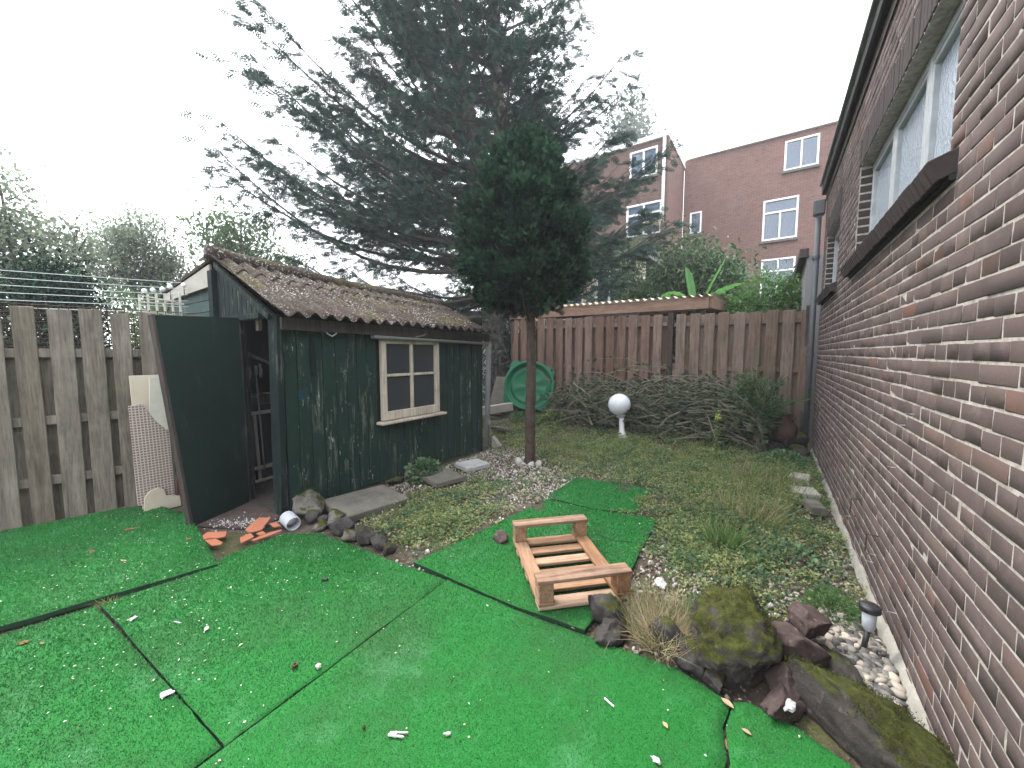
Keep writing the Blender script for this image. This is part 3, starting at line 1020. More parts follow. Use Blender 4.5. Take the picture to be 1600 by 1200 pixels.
# pale trellis with round white knobs
tl = thing('trellis', (-5.2, 1.3, 0), 'pale diamond trellis behind the fence beside the green shed', 'trellis')
for i in range(6):
    y = 1.13 + i * 0.063
    top = 1.99 + i * 0.013 + random.uniform(-.01, .01)
    mb = MB(); mb.beam((-5.19, y, 0.0), (-5.19, y, top), 0.014, 0.024, up=(1, 0, 0)); mb.build('upright', M['offwhite'], tl)
for i in range(8):
    z = 1.50 + i * 0.07
    mb = MB(); mb.beam((-5.175, 1.12, z), (-5.175, 1.47, z + .012 - 0.06 * (i % 2)), 0.010, 0.016, up=(1, 0, 0)); mb.build('lath', M['offwhite'], tl)
for i, (y, z) in enumerate(((1.17, 2.035), (1.235, 2.05), (1.31, 2.07), (1.37, 2.105), (1.485, 2.135))):
    t = thing('globe_ornament', (-5.19, y, z - .02),
              ['leftmost small white globe on the trellis top', 'second small white globe from the left on the trellis', 'middle small white globe on the trellis top',
               'fourth small white globe from the left on the trellis', 'rightmost small white globe by the green shed gable'][i], 'ornament', 'white globes on the trellis')
    mb = MB()
    mb.lathe([(0.001, -0.024)] + [(0.024 * math.sin(math.pi * k / 8), -0.024 * math.cos(math.pi * k / 8)) for k in range(1, 8)] + [(0.001, 0.024)], 14,
             Matrix.Translation((-5.19, y, z)))
    mb.build('globe', M['globe'], t, smooth=True)
    mb = MB(); mb.tube([(-5.19, y, z - 0.15), (-5.19, y, z - 0.02)], 0.004, 6); mb.build('stake', M['black_plastic'], t)

# ================================================================== green shed
SX = -3.42                                              # side wall face
sh = thing('garden_shed', (-4.0, 2.9, 0), 'dark green timber shed with peeling paint and lichen covered corrugated roof', 'shed')
# inner lining keeps daylight out
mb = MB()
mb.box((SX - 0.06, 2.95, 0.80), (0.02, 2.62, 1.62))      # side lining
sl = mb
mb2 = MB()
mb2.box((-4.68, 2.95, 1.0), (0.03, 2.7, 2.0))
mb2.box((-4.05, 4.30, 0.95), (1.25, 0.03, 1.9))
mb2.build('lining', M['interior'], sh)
mb = MB(); mb.box((-4.03, 2.93, 0.012), (1.2, 2.76, 0.03)); mb.build('floor', M['dark_wood'], sh)
# side wall planks; the window takes out their middle
WY0, WY1, WZ0, WZ1 = 2.58, 3.42, 0.70, 1.56
y = 1.615
q = 0
while y < 4.30:
    w_ = 0.118 + random.uniform(-.012, .010)
    if y + w_ > 4.30: w_ = 4.30 - y
    if w_ < 0.03: break
    yc = y + w_ / 2
    inside_ = WY0 - 0.02 < yc < WY1 + 0.02
    spans = [(0.035 + random.uniform(-.02, .02), WZ0 - 0.02), (WZ1 + 0.02, 1.70)] if inside_ else [(0.035 + random.uniform(-.025, .02), 1.70)]
    for z0, z1 in spans:
        o = link_mesh('plank', board_mesh(w_ - 0.006, 0.018, z1 - z0, M['green'], 900 + q), sh, (SX - 0.012 + random.uniform(-.003, .003), yc, z0))
        o.rotation_euler = (random.uniform(-.004, .004), 0, R(90) + random.uniform(-.02, .02))
    y += w_
    q += 1
mb = MB()
for z0, z1, y0, y1 in ((0.03, WZ0, 1.62, 4.3), (WZ1, 1.69, 1.62, 4.3), (WZ0, WZ1, 1.62, WY0), (WZ0, WZ1, WY1, 4.3)):
    mb.box((SX - 0.034, (y0 + y1) / 2, (z0 + z1) / 2), (0.012, y1 - y0, z1 - z0))
mb.build('backing', M['interior'], sh)
# corner post and gable
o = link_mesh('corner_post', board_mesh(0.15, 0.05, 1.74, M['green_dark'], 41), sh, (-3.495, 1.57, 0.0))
o.rotation_euler = (R(-0.6), R(0.9), 0)
GYF = 1.55
def roofz(x):                                            # underside of the front slope at the gable
    return 1.70 + (-3.42 - x) / 1.07 * 0.575
x = -3.62
q = 0
while x > -4.48:
    w_ = 0.092
    L = roofz(x - w_ / 2) - 1.765 - 0.02
    if L > 0.03:
        zt0, zt1 = roofz(x) - 0.02, roofz(x - w_) - 0.02
        mb = MB()
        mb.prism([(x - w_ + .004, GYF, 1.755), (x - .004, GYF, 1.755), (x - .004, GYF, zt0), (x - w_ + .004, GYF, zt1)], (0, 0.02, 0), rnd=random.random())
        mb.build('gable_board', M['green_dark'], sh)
    x -= w_
mb = MB(); mb.prism([(-4.02, GYF + .03, 1.74), (-3.42, GYF + .03, 1.74), (-3.42, GYF + .03, 1.72), (-4.50, GYF + .03, 2.25), (-4.50, GYF + .03, 1.74)], (0, 0.02, 0)); mb.build('gable_backing', M['interior'], sh)
mb = MB(); mb.beam((-3.60, GYF - .012, 1.735), (-4.66, GYF - .012, 1.735), 0.05, 0.05); mb.build('door_head', M['green_dark'], sh, bevel=0.004)
mb = MB(); mb.box((-4.56, GYF - 0.02, 1.12), (0.10, 0.05, 2.2)); mb.build('boundary_post', M['green_dark'], sh)
x = -4.10
while x > -4.6:
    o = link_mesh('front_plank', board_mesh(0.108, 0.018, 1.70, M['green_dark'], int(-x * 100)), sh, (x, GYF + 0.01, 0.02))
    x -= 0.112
mb = MB(); mb.box((-4.32, GYF + 0.035, 0.87), (0.58, 0.02, 1.72)); mb.build('front_backing', M['interior'], sh)

# roof
RA, RB = Vector((-3.24, 1.52, 1.745)), Vector((-3.27, 4.50, 1.715))      # eave, front and rear
RC, RD = Vector((-4.49, 1.47, 2.345)), Vector((-4.43, 4.52, 2.17))        # ridge, front and rear
PITCHW = 0.146
def roof_pt(u, v, lift=0.0):
    """u along the ridge in metres from the front, v 0 at eave to 1 at ridge"""
    t_ = u / 3.0
    p = (RA * (1 - t_) + RB * t_) * (1 - v) + (RC * (1 - t_) + RD * t_) * v
    p = p.copy()
    p.z += 0.026 * math.cos(2 * math.pi * u / PITCHW) + lift - 0.03 * math.sin(math.pi * t_) * v + 0.012 * noise.noise(Vector((u * 1.3, v * 2, 5.5)))
    return p
rf = None
NS = 3
for s in range(NS):
    for row, (v0, v1, lift) in enumerate(((0.0, 0.76, 0.0), (0.70, 1.0, 0.016))):
        u0, u1 = s * 1.0 - (0.03 if s else 0), (s + 1) * 1.0
        mb = MB()
        nu_ = 64
        jit = random.uniform(-.01, .01)
        def top(a, b):
            rag = 0.010 * noise.noise(Vector(((u0 + (u1 - u0) * a) * 9, s, row))) if b == 0 else 0
            return roof_pt(u0 + (u1 - u0) * a, v0 + (v1 - v0) * b + rag + jit * (b == 0), lift + 0.004 * s)
        def bot(a, b):
            p = top(a, b); p = Vector(p); p.z -= 0.008; return p
        mb.grid(top, nu_, 10)
        n0 = len(mb.v)
        mb.grid(bot, nu_, 10)
        for i in range(nu_):                              # close the eave edge
            a, b = i * 11, (i + 1) * 11
            mb.f.append((a, b, n0 + b, n0 + a))
        for j in range(10):
            mb.f.append((j, j + 1, n0 + j + 1, n0 + j))
        o = mb.build('corrugated_sheet', M['roof'], sh, smooth=True)
# ridge roll
mb = MB()
mb.tube([roof_pt(-0.04 + 3.08 * i / 24, 1.0, 0.03).lerp(RC * (1 - (i / 24)) + RD * (i / 24) + Vector((0, 0, 0.035 - 0.03 * math.sin(math.pi * i / 24))), 0.9) + Vector((0, 0, 0.012 * noise.noise(Vector((i * .9, 0, 0))))) for i in range(25)],
        [0.066 + 0.010 * noise.noise(Vector((i * 1.7, 2, 0))) for i in range(25)], 14)
mb.build('ridge_cap', M['roof'], sh, smooth=True)
mb = MB(); mb.beam((-3.36, 1.58, 1.665), (-3.38, 4.42, 1.64), 0.03, 0.10); mb.build('eaves_board', M['dark_wood'], sh)
mb = MB(); mb.beam((-3.42, 1.525, 1.715), (-4.46, 1.525, 2.265), 0.03, 0.05); mb.build('barge_board', M['green_dark'], sh)
# rear gable
mb = MB(); mb.prism([(SX - .02, 4.30, 0.03), (-4.66, 4.30, 0.03), (-4.45, 4.30, 2.10), (SX - .02, 4.30, 1.68)], (0, 0.02, 0)); mb.build('rear_wall', M['green_dark'], sh)
# gutter (half round) and downpipe
mb = MB()
def gut(u, v):
    a = math.pi * v
    return (SX + 0.062 - 0.032 * math.cos(a), 2.45 + u * 1.98, 1.598 - u * 0.03 - 0.034 * math.sin(a))
mb.grid(gut, 8, 8)
n0 = len(mb.v)
mb.grid(lambda u, v: (SX + 0.062 - 0.029 * math.cos(math.pi * v), 2.45 + u * 1.98, 1.600 - u * 0.03 - 0.031 * math.sin(math.pi * v)), 8, 8)
gt = mb.build('gutter', M['grey_pvc'], sh, smooth=True)
mb = MB(); mb.tube([(SX + 0.06, 4.385, 1.56), (SX + 0.056, 4.385, 1.3), (SX + 0.03, 4.365, 0.06)], 0.036, 14)
dpp = mb.build('downpipe', M['grey_pvc'], sh, smooth=True)
for z in (1.50, 0.42):
    mb = MB(); mb.tube([(SX + 0.06 - (1.5 - z) * .02, 4.383, z - .03), (SX + 0.06 - (1.5 - z) * .02, 4.383, z + .03)], 0.041, 14); mb.build('collar', M['grey_pvc'], dpp)
# leaf and broken bracket in the gutter
mb = MB(); mb.tube([(SX + 0.06, 3.02, 1.60), (SX + 0.06, 3.14, 1.625), (SX + 0.05, 3.24, 1.66)], 0.010, 6); mb.build('stick', M['twig'], gt)
mb = MB(); mb.tube([(SX + .03, 1.98, 1.66), (SX + .035, 1.99, 1.60), (SX + .05, 2.03, 1.575), (SX + .05, 2.07, 1.60), (SX + .05, 2.08, 1.64)], 0.007, 8); mb.build('gutter_bracket', M['pale_pvc'], sh)
# window
mb = MB()
fw_, fx = 0.06, SX + 0.012
mb.box((fx, WY0 + fw_ / 2, (WZ0 + WZ1) / 2), (0.05, fw_, WZ1 - WZ0))
mb.box((fx, WY1 - fw_ / 2, (WZ0 + WZ1) / 2), (0.05, fw_, WZ1 - WZ0))
mb.box((fx + .001, (WY0 + WY1) / 2, WZ0 + 0.045), (0.048, WY1 - WY0 - 2 * fw_, 0.09))
mb.box((fx + .001, (WY0 + WY1) / 2, WZ1 - 0.02), (0.048, WY1 - WY0 - 2 * fw_, 0.04))
M['window_cream'] = mat_wood('flaking_cream_paint', (0.30, 0.25, 0.19), (0.46, 0.40, 0.325), (0.54, 0.485, 0.41), grain=0.5, dirt=(0.12, 0.085, 0.06), dirt_amt=0.6, tint=0.1)
wn = mb.build('window', M['window_cream'], sh, bevel=0.004)
mb = MB(); mb.box((fx - .004, (WY0 + WY1) / 2, (WZ0 + WZ1) / 2 + .02), (0.036, 0.035, WZ1 - WZ0 - 0.12)); mb.build('glazing_bar', M['window_cream'], wn, bevel=0.004)
for ys in (-1, 1):
    mb = MB(); mb.box((fx - .005, (WY0 + WY1) / 2 + ys * 0.186, (WZ0 + WZ1) / 2 + .05), (0.034, 0.335, 0.03)); mb.build('glazing_bar', M['window_cream'], wn, bevel=0.004)
    for zs in (-1, 1):
        mb = MB(); mb.box((fx - .016, (WY0 + WY1) / 2 + ys * 0.186, (WZ0 + WZ1) / 2 + .05 + zs * 0.19 - (.02 if zs < 0 else .01)), (0.004, 0.35, 0.37)); mb.build('pane', M['glass_dark'], wn)
mb = MB(); mb.box((SX + 0.035, (WY0 + WY1) / 2, WZ0 - 0.022), (0.13, WY1 - WY0 + 0.12, 0.026)); mb.build('window_sill', M['window_cream'], sh, bevel=0.004)
# odd strap on the wall, patch of old repair
mb = MB(); mb.box((SX + 0.006, 1.87, 1.40), (0.012, 0.045, 0.36)); mb.build('batten', M['green_dark'], sh, bevel=0.003)
mb = MB(); mb.box((SX + 0.004, 2.16, 0.46), (0.010, 0.12, 0.17)); mb.build('repair_patch', M['green'], sh, bevel=0.002)

# door: sagging, pushed outwards
DBL, DBR, DTR, DTL = Vector((-3.86, 1.04, 0.005)), Vector((-4.05, 1.52, 0.03)), Vector((-4.01, 1.50, 1.735)), Vector((-4.14, 0.965, 1.725))
mb = MB()
dn = (DBL - DBR).cross(DTR - DBR).normalized()
def doorf(u, v):
    p = (DBR * (1 - u) + DBL * u) * (1 - v) + (DTR * (1 - u) + DTL * u) * v
    return p + dn * 0.010 * math.sin(math.pi * u) * math.sin(math.pi * v)
mb.grid(doorf, 8, 16)
n0 = len(mb.v)
mb.grid(lambda u, v: doorf(u, v) - dn * 0.035, 8, 16)
edge = [(i * 17, (i + 1) * 17) for i in range(8)] + [(i * 17 + 16, (i + 1) * 17 + 16) for i in range(8)] + [(j, j + 1) for j in range(16)] + [(8 * 17 + j, 8 * 17 + j + 1) for j in range(16)]
for a, b in edge: mb.f.append((a, b, n0 + b, n0 + a))
door = mb.build('door', M['green_door'], sh)
mb = MB(); mb.beam(DBL + Vector((0, 0, .02)) - dn * .017 + (DBL - DBR).normalized() * .012, DTL - dn * .017 + (DTL - DTR).normalized() * .012, 0.022, 0.045, up=dn); mb.build('edge_strip', M['dark_wood'], door)
for z in (0.35, 1.4):
    mb = MB(); mb.box((-4.03, 1.525, z), (0.03, 0.02, 0.09)); mb.build('hinge', M['rust'], door)
# shelf and stored tools, seen through the doorway
mb = MB(); mb.box((-4.56, 2.2, 0.97), (0.2, 1.2, 0.03)); mb.box((-4.61, 2.2, 0.92), (0.03, 1.2, 0.12)); mb.build('shelf', M['grey_wood'], sh)
mb = MB(); mb.beam((-3.80, 1.60, 1.735), (-3.80, 1.60, 1.62), 0.05, 0.03); mb.build('bracket', M['grey_wood'], sh)
hb = thing('metal_trolley_frame', (-4.5, 1.85, 0.03), 'white tubular frame standing inside the shed doorway', 'frame')
for y, z0, z1 in ((1.77, 0.05, 0.86), (2.12, 0.05, 0.80), (1.83, 0.06, 0.79)):
    mb = MB(); mb.beam((-4.50, y, z0), (-4.52, y - 0.015, z1), 0.025, 0.025); mb.build('upright', M['offwhite'], hb, bevel=0.004)
for z in (0.79, 0.20, 0.06):
    mb = MB(); mb.beam((-4.48, 1.76, z), (-4.48, 2.16, z + .01), 0.03, 0.035 if z > .1 else .025); mb.build('crossbar', M['offwhite'], hb, bevel=0.004)
tp = thing('pole', (-4.46, 1.84, 0.05), 'thin pale rod standing upright inside the shed doorway', 'rod')
mb = MB(); mb.tube([(-4.42, 1.845, 0.17), (-4.44, 1.82, 1.19)], 0.007, 8); mb.build('shaft', M['pale_pvc'], tp, smooth=True)
mb = MB(); mb.tube([(-4.44, 1.82, 1.19), (-4.44, 1.82, 1.29)], 0.014, 8); mb.build('grip', M['offwhite'], tp, smooth=True)
for i, (y, z, n_) in enumerate(((1.77, 1.22, 'curved cream tool handle left of the rod in the shed'), (1.87, 1.24, 'short pale tool handle right of the rod in the shed'))):
    t = thing('tool_handle', (-4.46, y, 1.0), n_, 'tool')
    mb = MB(); mb.tube([(-4.46, y, z - 0.07), (-4.455, y + .004, z), (-4.46, y - .006, z + 0.07)], [0.011, 0.015, 0.012], 8); mb.build('handle', M['offwhite'] if i else M['cream'], t, smooth=True)
    mb = MB(); mb.tube([(-4.46, y, 0.985), (-4.46, y, z - 0.07)], 0.005, 6); mb.build('shank', M['rust'], t)
rl = thing('rail_pair', (-4.4, 1.9, 1.3), 'pale rods slanting across the dark shed doorway', 'rod')
for dz in (0, 0.03):
    mb = MB(); mb.tube([(-4.56, 1.64, 1.50 - dz), (-4.50, 2.02, 1.30 - dz * .3)], 0.008, 6); mb.build('rod', M['pale_pvc'], rl)

# the neighbour's half of the shed
ns = thing('neighbour_shed', (-5.6, 2.5, 0), 'neighbouring green shed with cream verge board under a sloping roof', 'shed')
mb = MB(); mb.prism([(-4.62, 1.53, 2.08), (-4.62, 1.53, 2.29), (-6.05, 1.53, 2.10), (-6.05, 1.53, 2.02), (-5.2, 1.53, 2.06)], (0, 0.02, 0)); mb.build('verge_board', M['fascia'], ns)
M['green_far'] = mat_green_paint('faded_green_boards', (0.055, 0.09, 0.085), 0.5, False)
for i in range(18):
    mb = MB(); mb.box((-5.4, 1.60, 0.07 + i * 0.115), (1.35, 0.02, 0.108)); mb.build('weatherboard', M['green_far'], ns)
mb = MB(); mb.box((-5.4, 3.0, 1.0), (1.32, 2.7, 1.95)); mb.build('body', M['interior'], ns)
mb = MB(); mb.prism([(-4.56, 1.518, 2.315), (-4.56, 1.518, 2.345), (-6.3, 1.518, 2.105), (-6.3, 1.518, 2.075)], (0, 3.0, 0)); mb.build('roof', M['roof'], ns)
mb = MB(); mb.beam((-4.54, 1.49, 2.355), (-4.68, 1.49, 2.335), 0.05, 0.02); mb.build('roof_clip', M['white_paint'], ns)

# boards leaning on the left fence
def leaning(name, label, poly, xb, xt, mat, th=0.016):
    """poly: (y, z) outline; leans from xb at the ground to xt at 1.25 m"""
    f = lambda y, z: Vector((xb + (xt - xb) * z / 1.25, y, z))
    mb = MB(); mb.prism([f(y, z) for y, z in poly], (th, 0, 0))
    o = mb.build(name, mat, None, bevel=0.002)
    return tag(o, label, 'board')
leaning('leaning_board', 'cream board with flaking top leaning behind the checked board', [(0.91, 0.03), (1.17, 0.03), (1.15, 0.6), (1.12, 1.22), (0.915, 1.22)], -4.575, -4.71, M['cream'])
leaning('checked_board', 'board with a mauve and white checked face leaning on the fence',
        [(0.875, 0.09), (1.13, 0.04), (1.135, 0.72), (1.10, 0.80), (1.06, 0.90), (1.02, 0.86), (0.97, 0.97), (0.88, 0.96)], -4.535, -4.655, M['check'], 0.012)
leaning('torn_board', 'torn off-white sheet covering the upper corner of the checked board', [(1.01, 0.88), (1.05, 0.80), (1.11, 0.72), (1.145, 0.70), (1.14, 1.08), (1.10, 1.10), (1.10, 1.21), (1.03, 1.20)], -4.518, -4.637, M['offwhite'], 0.008)
leaning('cream_offcut', 'cream round-topped offcut at the foot of the checked board', [(0.90, 0.005), (1.16, 0.005), (1.155, 0.10), (1.06, 0.13), (1.05, 0.19), (1.01, 0.215), (0.95, 0.20), (0.915, 0.15)], -4.505, -4.62, M['cream'], 0.010)
leaning('maroon_strip', 'dark maroon strip of board beside the green door', [(1.13, 0.09), (1.20, 0.06), (1.19, 0.55), (1.155, 0.54), (1.15, 0.30)], -4.51, -4.60, M['maroon'], 0.010)

# ================================================================== artificial turf mats
def pip(poly, X, Y):
    X, Y = np.asarray(X), np.asarray(Y)
    r = np.zeros(X.shape, bool)
    n = len(poly)
    for i in range(n):
        x0, y0 = poly[i]; x1, y1 = poly[(i + 1) % n]
        c = ((y0 > Y) != (y1 > Y)) & (X < (x1 - x0) * (Y - y0) / (y1 - y0 + 1e-12) + x0)
        r ^= c
    return r


def mat_z(x, y, seed, amp):
    return amp * (noise.noise(Vector((x * 1.1, y * 1.1, seed))) + 0.35 * noise.noise(Vector((x * 4.0, y * 4.0, seed + 3))))


MATS = []
def turf_mat(label, poly, base=0.0, th=0.022, amp=0.014, seed=1, tilt=(0, 0)):
    bm = bmesh.new()
    # slightly ragged outline
    pts = []
    for i in range(len(poly)):
        a, b = Vector((*poly[i], 0)), Vector((*poly[(i + 1) % len(poly)], 0))
        k_ = max(1, int((b - a).length / 0.05))
        nrm = Vector((-(b - a).y, (b - a).x, 0)).normalized()
        for j in range(k_):
            p = a.lerp(b, j / k_)
            if j: p = p + nrm * 0.006 * noise.noise(p * 9 + Vector((0, 0, seed)))
            pts.append(p)
    f = bm.faces.new([bm.verts.new(p) for p in pts])
    xs = [p[0] for p in poly]; ys = [p[1] for p in poly]
    for ax_, lo, hi in ((0, min(xs), max(xs)), (1, min(ys), max(ys))):
        t = lo + 0.07
        while t < hi:
            n_ = Vector((1, 0, 0)) if ax_ == 0 else Vector((0, 1, 0))
            bmesh.ops.bisect_plane(bm, geom=bm.verts[:] + bm.edges[:] + bm.faces[:], plane_co=n_ * t, plane_no=n_)
            t += 0.07
    cx, cy = sum(xs) / len(xs), sum(ys) / len(ys)
    zf = lambda x, y: base + th + max(-0.012, mat_z(x, y, seed, amp)) + tilt[0] * (x - cx) + tilt[1] * (y - cy)
    for v in bm.verts: v.co.z = zf(v.co.x, v.co.y)
    bmesh.ops.recalc_face_normals(bm, faces=bm.faces)
    if bm.faces[0].normal.z < 0:
        bmesh.ops.reverse_faces(bm, faces=bm.faces[:])
    be = [e for e in bm.edges if e.is_boundary]
    for fc in bm.faces: fc.material_index = 0; fc.smooth = True
    r = bmesh.ops.extrude_edge_only(bm, edges=be)
    for v in [g for g in r['geom'] if isinstance(g, bmesh.types.BMVert)]: v.co.z -= th + 0.004
    for fc in [g for g in r['geom'] if isinstance(g, bmesh.types.BMFace)]: fc.material_index = 1; fc.smooth = False
    me = bpy.data.meshes.new('turf_mat')
    c = Vector((cx, cy, base))
    for v in bm.verts: v.co -= c
    bm.to_mesh(me); bm.free()
    me.materials.append(M['turf']); me.materials.append(M['turf_edge'])
    o = link_mesh('turf_mat', me, None, c)
    tag(o, label, 'turf mat', 'artificial turf mats')
    MATS.append((poly, zf))
    # the pile itself, denser near the camera
    area = (max(xs) - min(xs)) * (max(ys) - min(ys))
    n = int(area * 42000)
    X = rng.uniform(min(xs), max(xs), n); Y = rng.uniform(min(ys), max(ys), n)
    D = np.hypot(X, Y)
    keep = pip(poly, X, Y) & (rng.random(n) < np.clip(1.9 / np.maximum(D, 0.5), 0, 1)) & (Y > 0.0)
    X, Y = X[keep], Y[keep]
    # coarse lookup of the mat's height
    hx = np.linspace(min(xs), max(xs), 40); hy = np.linspace(min(ys), max(ys), 40)
    H = np.array([[zf(a, b) for b in hy] for a in hx])
    ix = np.clip(((X - min(xs)) / (max(xs) - min(xs)) * 39), 0, 38.999); iy = np.clip(((Y - min(ys)) / (max(ys) - min(ys)) * 39), 0, 38.999)
    i0, j0 = ix.astype(int), iy.astype(int); fx_, fy_ = ix - i0, iy - j0
    Z = H[i0, j0] * (1 - fx_) * (1 - fy_) + H[i0 + 1, j0] * fx_ * (1 - fy_) + H[i0, j0 + 1] * (1 - fx_) * fy_ + H[i0 + 1, j0 + 1] * fx_ * fy_
    d = np.stack([rng.normal(0, 0.7, len(X)), rng.normal(0, 0.7, len(X)), np.ones(len(X))], 1)
    Mx = frames(d, rng.uniform(0, 6.28, len(X)), up=(0.3, 0.9, 0.1)) * (rng.uniform(0.6, 1.3, len(X)) * np.clip(np.hypot(X, Y) / 1.6, 1, 1.8))[:, None, None]
    tv = np.array([(-0.0011, 0, 0), (0.0011, 0, 0), (0.0, 0.0085, 0)])
    V, F, r_ = scatter(tv, np.array([[0, 1, 2]]), Mx, np.stack([X, Y, Z - 0.0015], 1))
    po = np_obj('pile', V, F, M['pile'], o, r_)
    tag(po, kind='stuff')
    return o


turf_mat('green turf mat against the grey fence, its dark front edge lifted', [(-4.9, -0.6), (-4.93, 0.18), (-4.78, 0.80), (-4.55, 1.02), (-4.1, 1.10), (-3.46, 1.01), (-2.965, 0.93), (-3.06, 0.50), (-3.19, 0.06), (-3.35, -0.6)],
         base=0.014, seed=1, amp=0.014)
turf_mat('green turf mat in the front left corner of the picture', [(-3.30, -0.6), (-3.12, 0.07), (-3.05, 0.385), (-2.3, 0.430), (-1.56, 0.465), (-1.51, -0.6)], seed=2, amp=0.008)
turf_mat('green turf mat in the middle, in front of the shed door', [(-3.035, 0.405), (-2.95, 0.92), (-3.05, 0.975), (-3.065, 1.39), (-2.86, 1.56), (-2.2, 1.60), (-1.603, 1.65), (-1.557, 0.475), (-2.3, 0.441)], seed=3, amp=0.012)
turf_mat('large green turf mat filling the bottom centre of the picture', [(-1.596, 1.655), (-1.1, 1.66), (-0.72, 1.70), (-0.28, 1.735), (-0.075, 1.68), (-0.09, 1.55), (-0.065, 1.42), (-0.08, 1.2), (-0.05, -0.6), (-1.503, -0.6), (-1.550, 0.46)], seed=4, amp=0.010)
turf_mat('green turf mat under the wooden pallet', [(-1.92, 1.672), (-1.72, 3.16), (-1.25, 3.17), (-0.73, 3.27), (-0.69, 2.34), (-0.72, 1.722), (-1.1, 1.682)], seed=5, amp=0.012, base=0.004)
turf_mat('small green turf mat at the far end, behind the pallet', [(-1.75, 3.20), (-1.76, 3.85), (-1.70, 3.93), (-0.95, 4.0), (-0.92, 3.33), (-1.25, 3.19)], seed=6, amp=0.012, base=0.004)
turf_mat('green turf offcut beside the long mossy rock', [(-0.066, 1.685), (-0.02, 1.72), (0.14, 1.70), (0.34, 1.62), (0.42, 1.35), (0.46, 0.8), (-0.06, 0.8), (-0.070, 1.2), (-0.055, 1.42), (-0.080, 1.55)], seed=7, amp=0.008)
def on_mat(X, Y, grow=0):
    r = np.zeros(np.shape(X), bool)
    for p, _ in MATS: r |= pip(p, X, Y)
    return r
def mat_h(x, y):
    for p, zf in MATS:
        if pip(p, np.array([x]), np.array([y]))[0]: return zf(x, y)
    return float(gz(x, y))

# ================================================================== pallet
pl = bpy.data.objects.new('pallet', None); col.objects.link(pl); W[pl.name] = Vector((0, 0, 0))
tag(pl, 'upturned small wooden pallet lying on the green turf mat', 'pallet')
PL, PW = 0.76, 0.54                                     # length away from us, width across
def pbox(name, c, s, m, bev=0.003):
    mb = MB(); mb.box(c, s); return mb.build(name, M[m], pl, bevel=bev)
for i in range(6):
    pbox('slat', (PW / 2 + random.uniform(-.004, .004), 0.045 + i * (PL - 0.09) / 5, 0.011), (PW, 0.088 if i in (0, 5) else 0.075, 0.02), 'pallet_x')
for x in (0.045, PW - 0.045):
    pbox('stringer', (x, PL / 2, 0.032), (0.088, PL, 0.02), 'pallet_y')
for y in (0.048, PL - 0.048):
    for x in (0.045, PW - 0.045):
        pbox('block', (x, y, 0.094), (0.084, 0.088, 0.102), 'pallet_y', 0.004)
    pbox('runner', (PW / 2, y, 0.1565), (PW + 0.006, 0.092, 0.022), 'pallet_worn')
pl.location = (-0.975, 1.70, 0.036)
pl.rotation_euler = (R(0.6), R(-0.5), R(44.5))

# ================================================================== rocks
def rock(name, loc, size, mat, seed, label, cat='rock', group=None, rot=0.0, sub=4, rough=0.22, sink=0.25, flat=0.0, tilt=0.0):
    bm = bmesh.new()
    bmesh.ops.create_icosphere(bm, subdivisions=sub, radius=1.0)
    off = Vector((seed * 7.31, seed * 3.17, seed * 1.93))
    r_ = random.Random(seed)
    planes = [(Vector((r_.uniform(-1, 1), r_.uniform(-1, 1), r_.uniform(-0.6, 1))).normalized(), r_.uniform(0.5, 0.85)) for _ in range(13)]
    for v in bm.verts:
        p = v.co.copy()
        for n_, d_ in planes:
            k_ = p.dot(n_)
            if k_ > d_: p -= n_ * (k_ - d_) * 0.95
        d = noise.fractal(p * 1.3 + off, 1.0, 2.0, 4) * rough + abs(noise.noise(p * 4 + off)) * rough * 0.35 + noise.fractal(p * 7 + off, 0.7, 2.1, 4) * rough * 0.30
        p *= 1.12 * (1 + d)
        v.co = p
    Mr = Matrix.Rotation(rot, 3, 'Z') @ Matrix.Rotation(tilt, 3, 'X')
    for v in bm.verts:
        q_ = Vector((v.co.x * size[0] / 2, v.co.y * size[1] / 2, v.co.z * size[2] / 2))
        v.co = Mr @ q_
    zmin = min(v.co.z for v in bm.verts); zmax = max(v.co.z for v in bm.verts)
    dz = -zmin - sink * (zmax - zmin)
    for v in bm.verts: v.co.z += dz
    for f in bm.faces: f.smooth = True
    me = bpy.data.meshes.new(name)
    bm.to_mesh(me); bm.free()
    me.materials.append(mat)
    o = link_mesh(name, me, None, Vector(loc))
    return tag(o, label, cat, group)

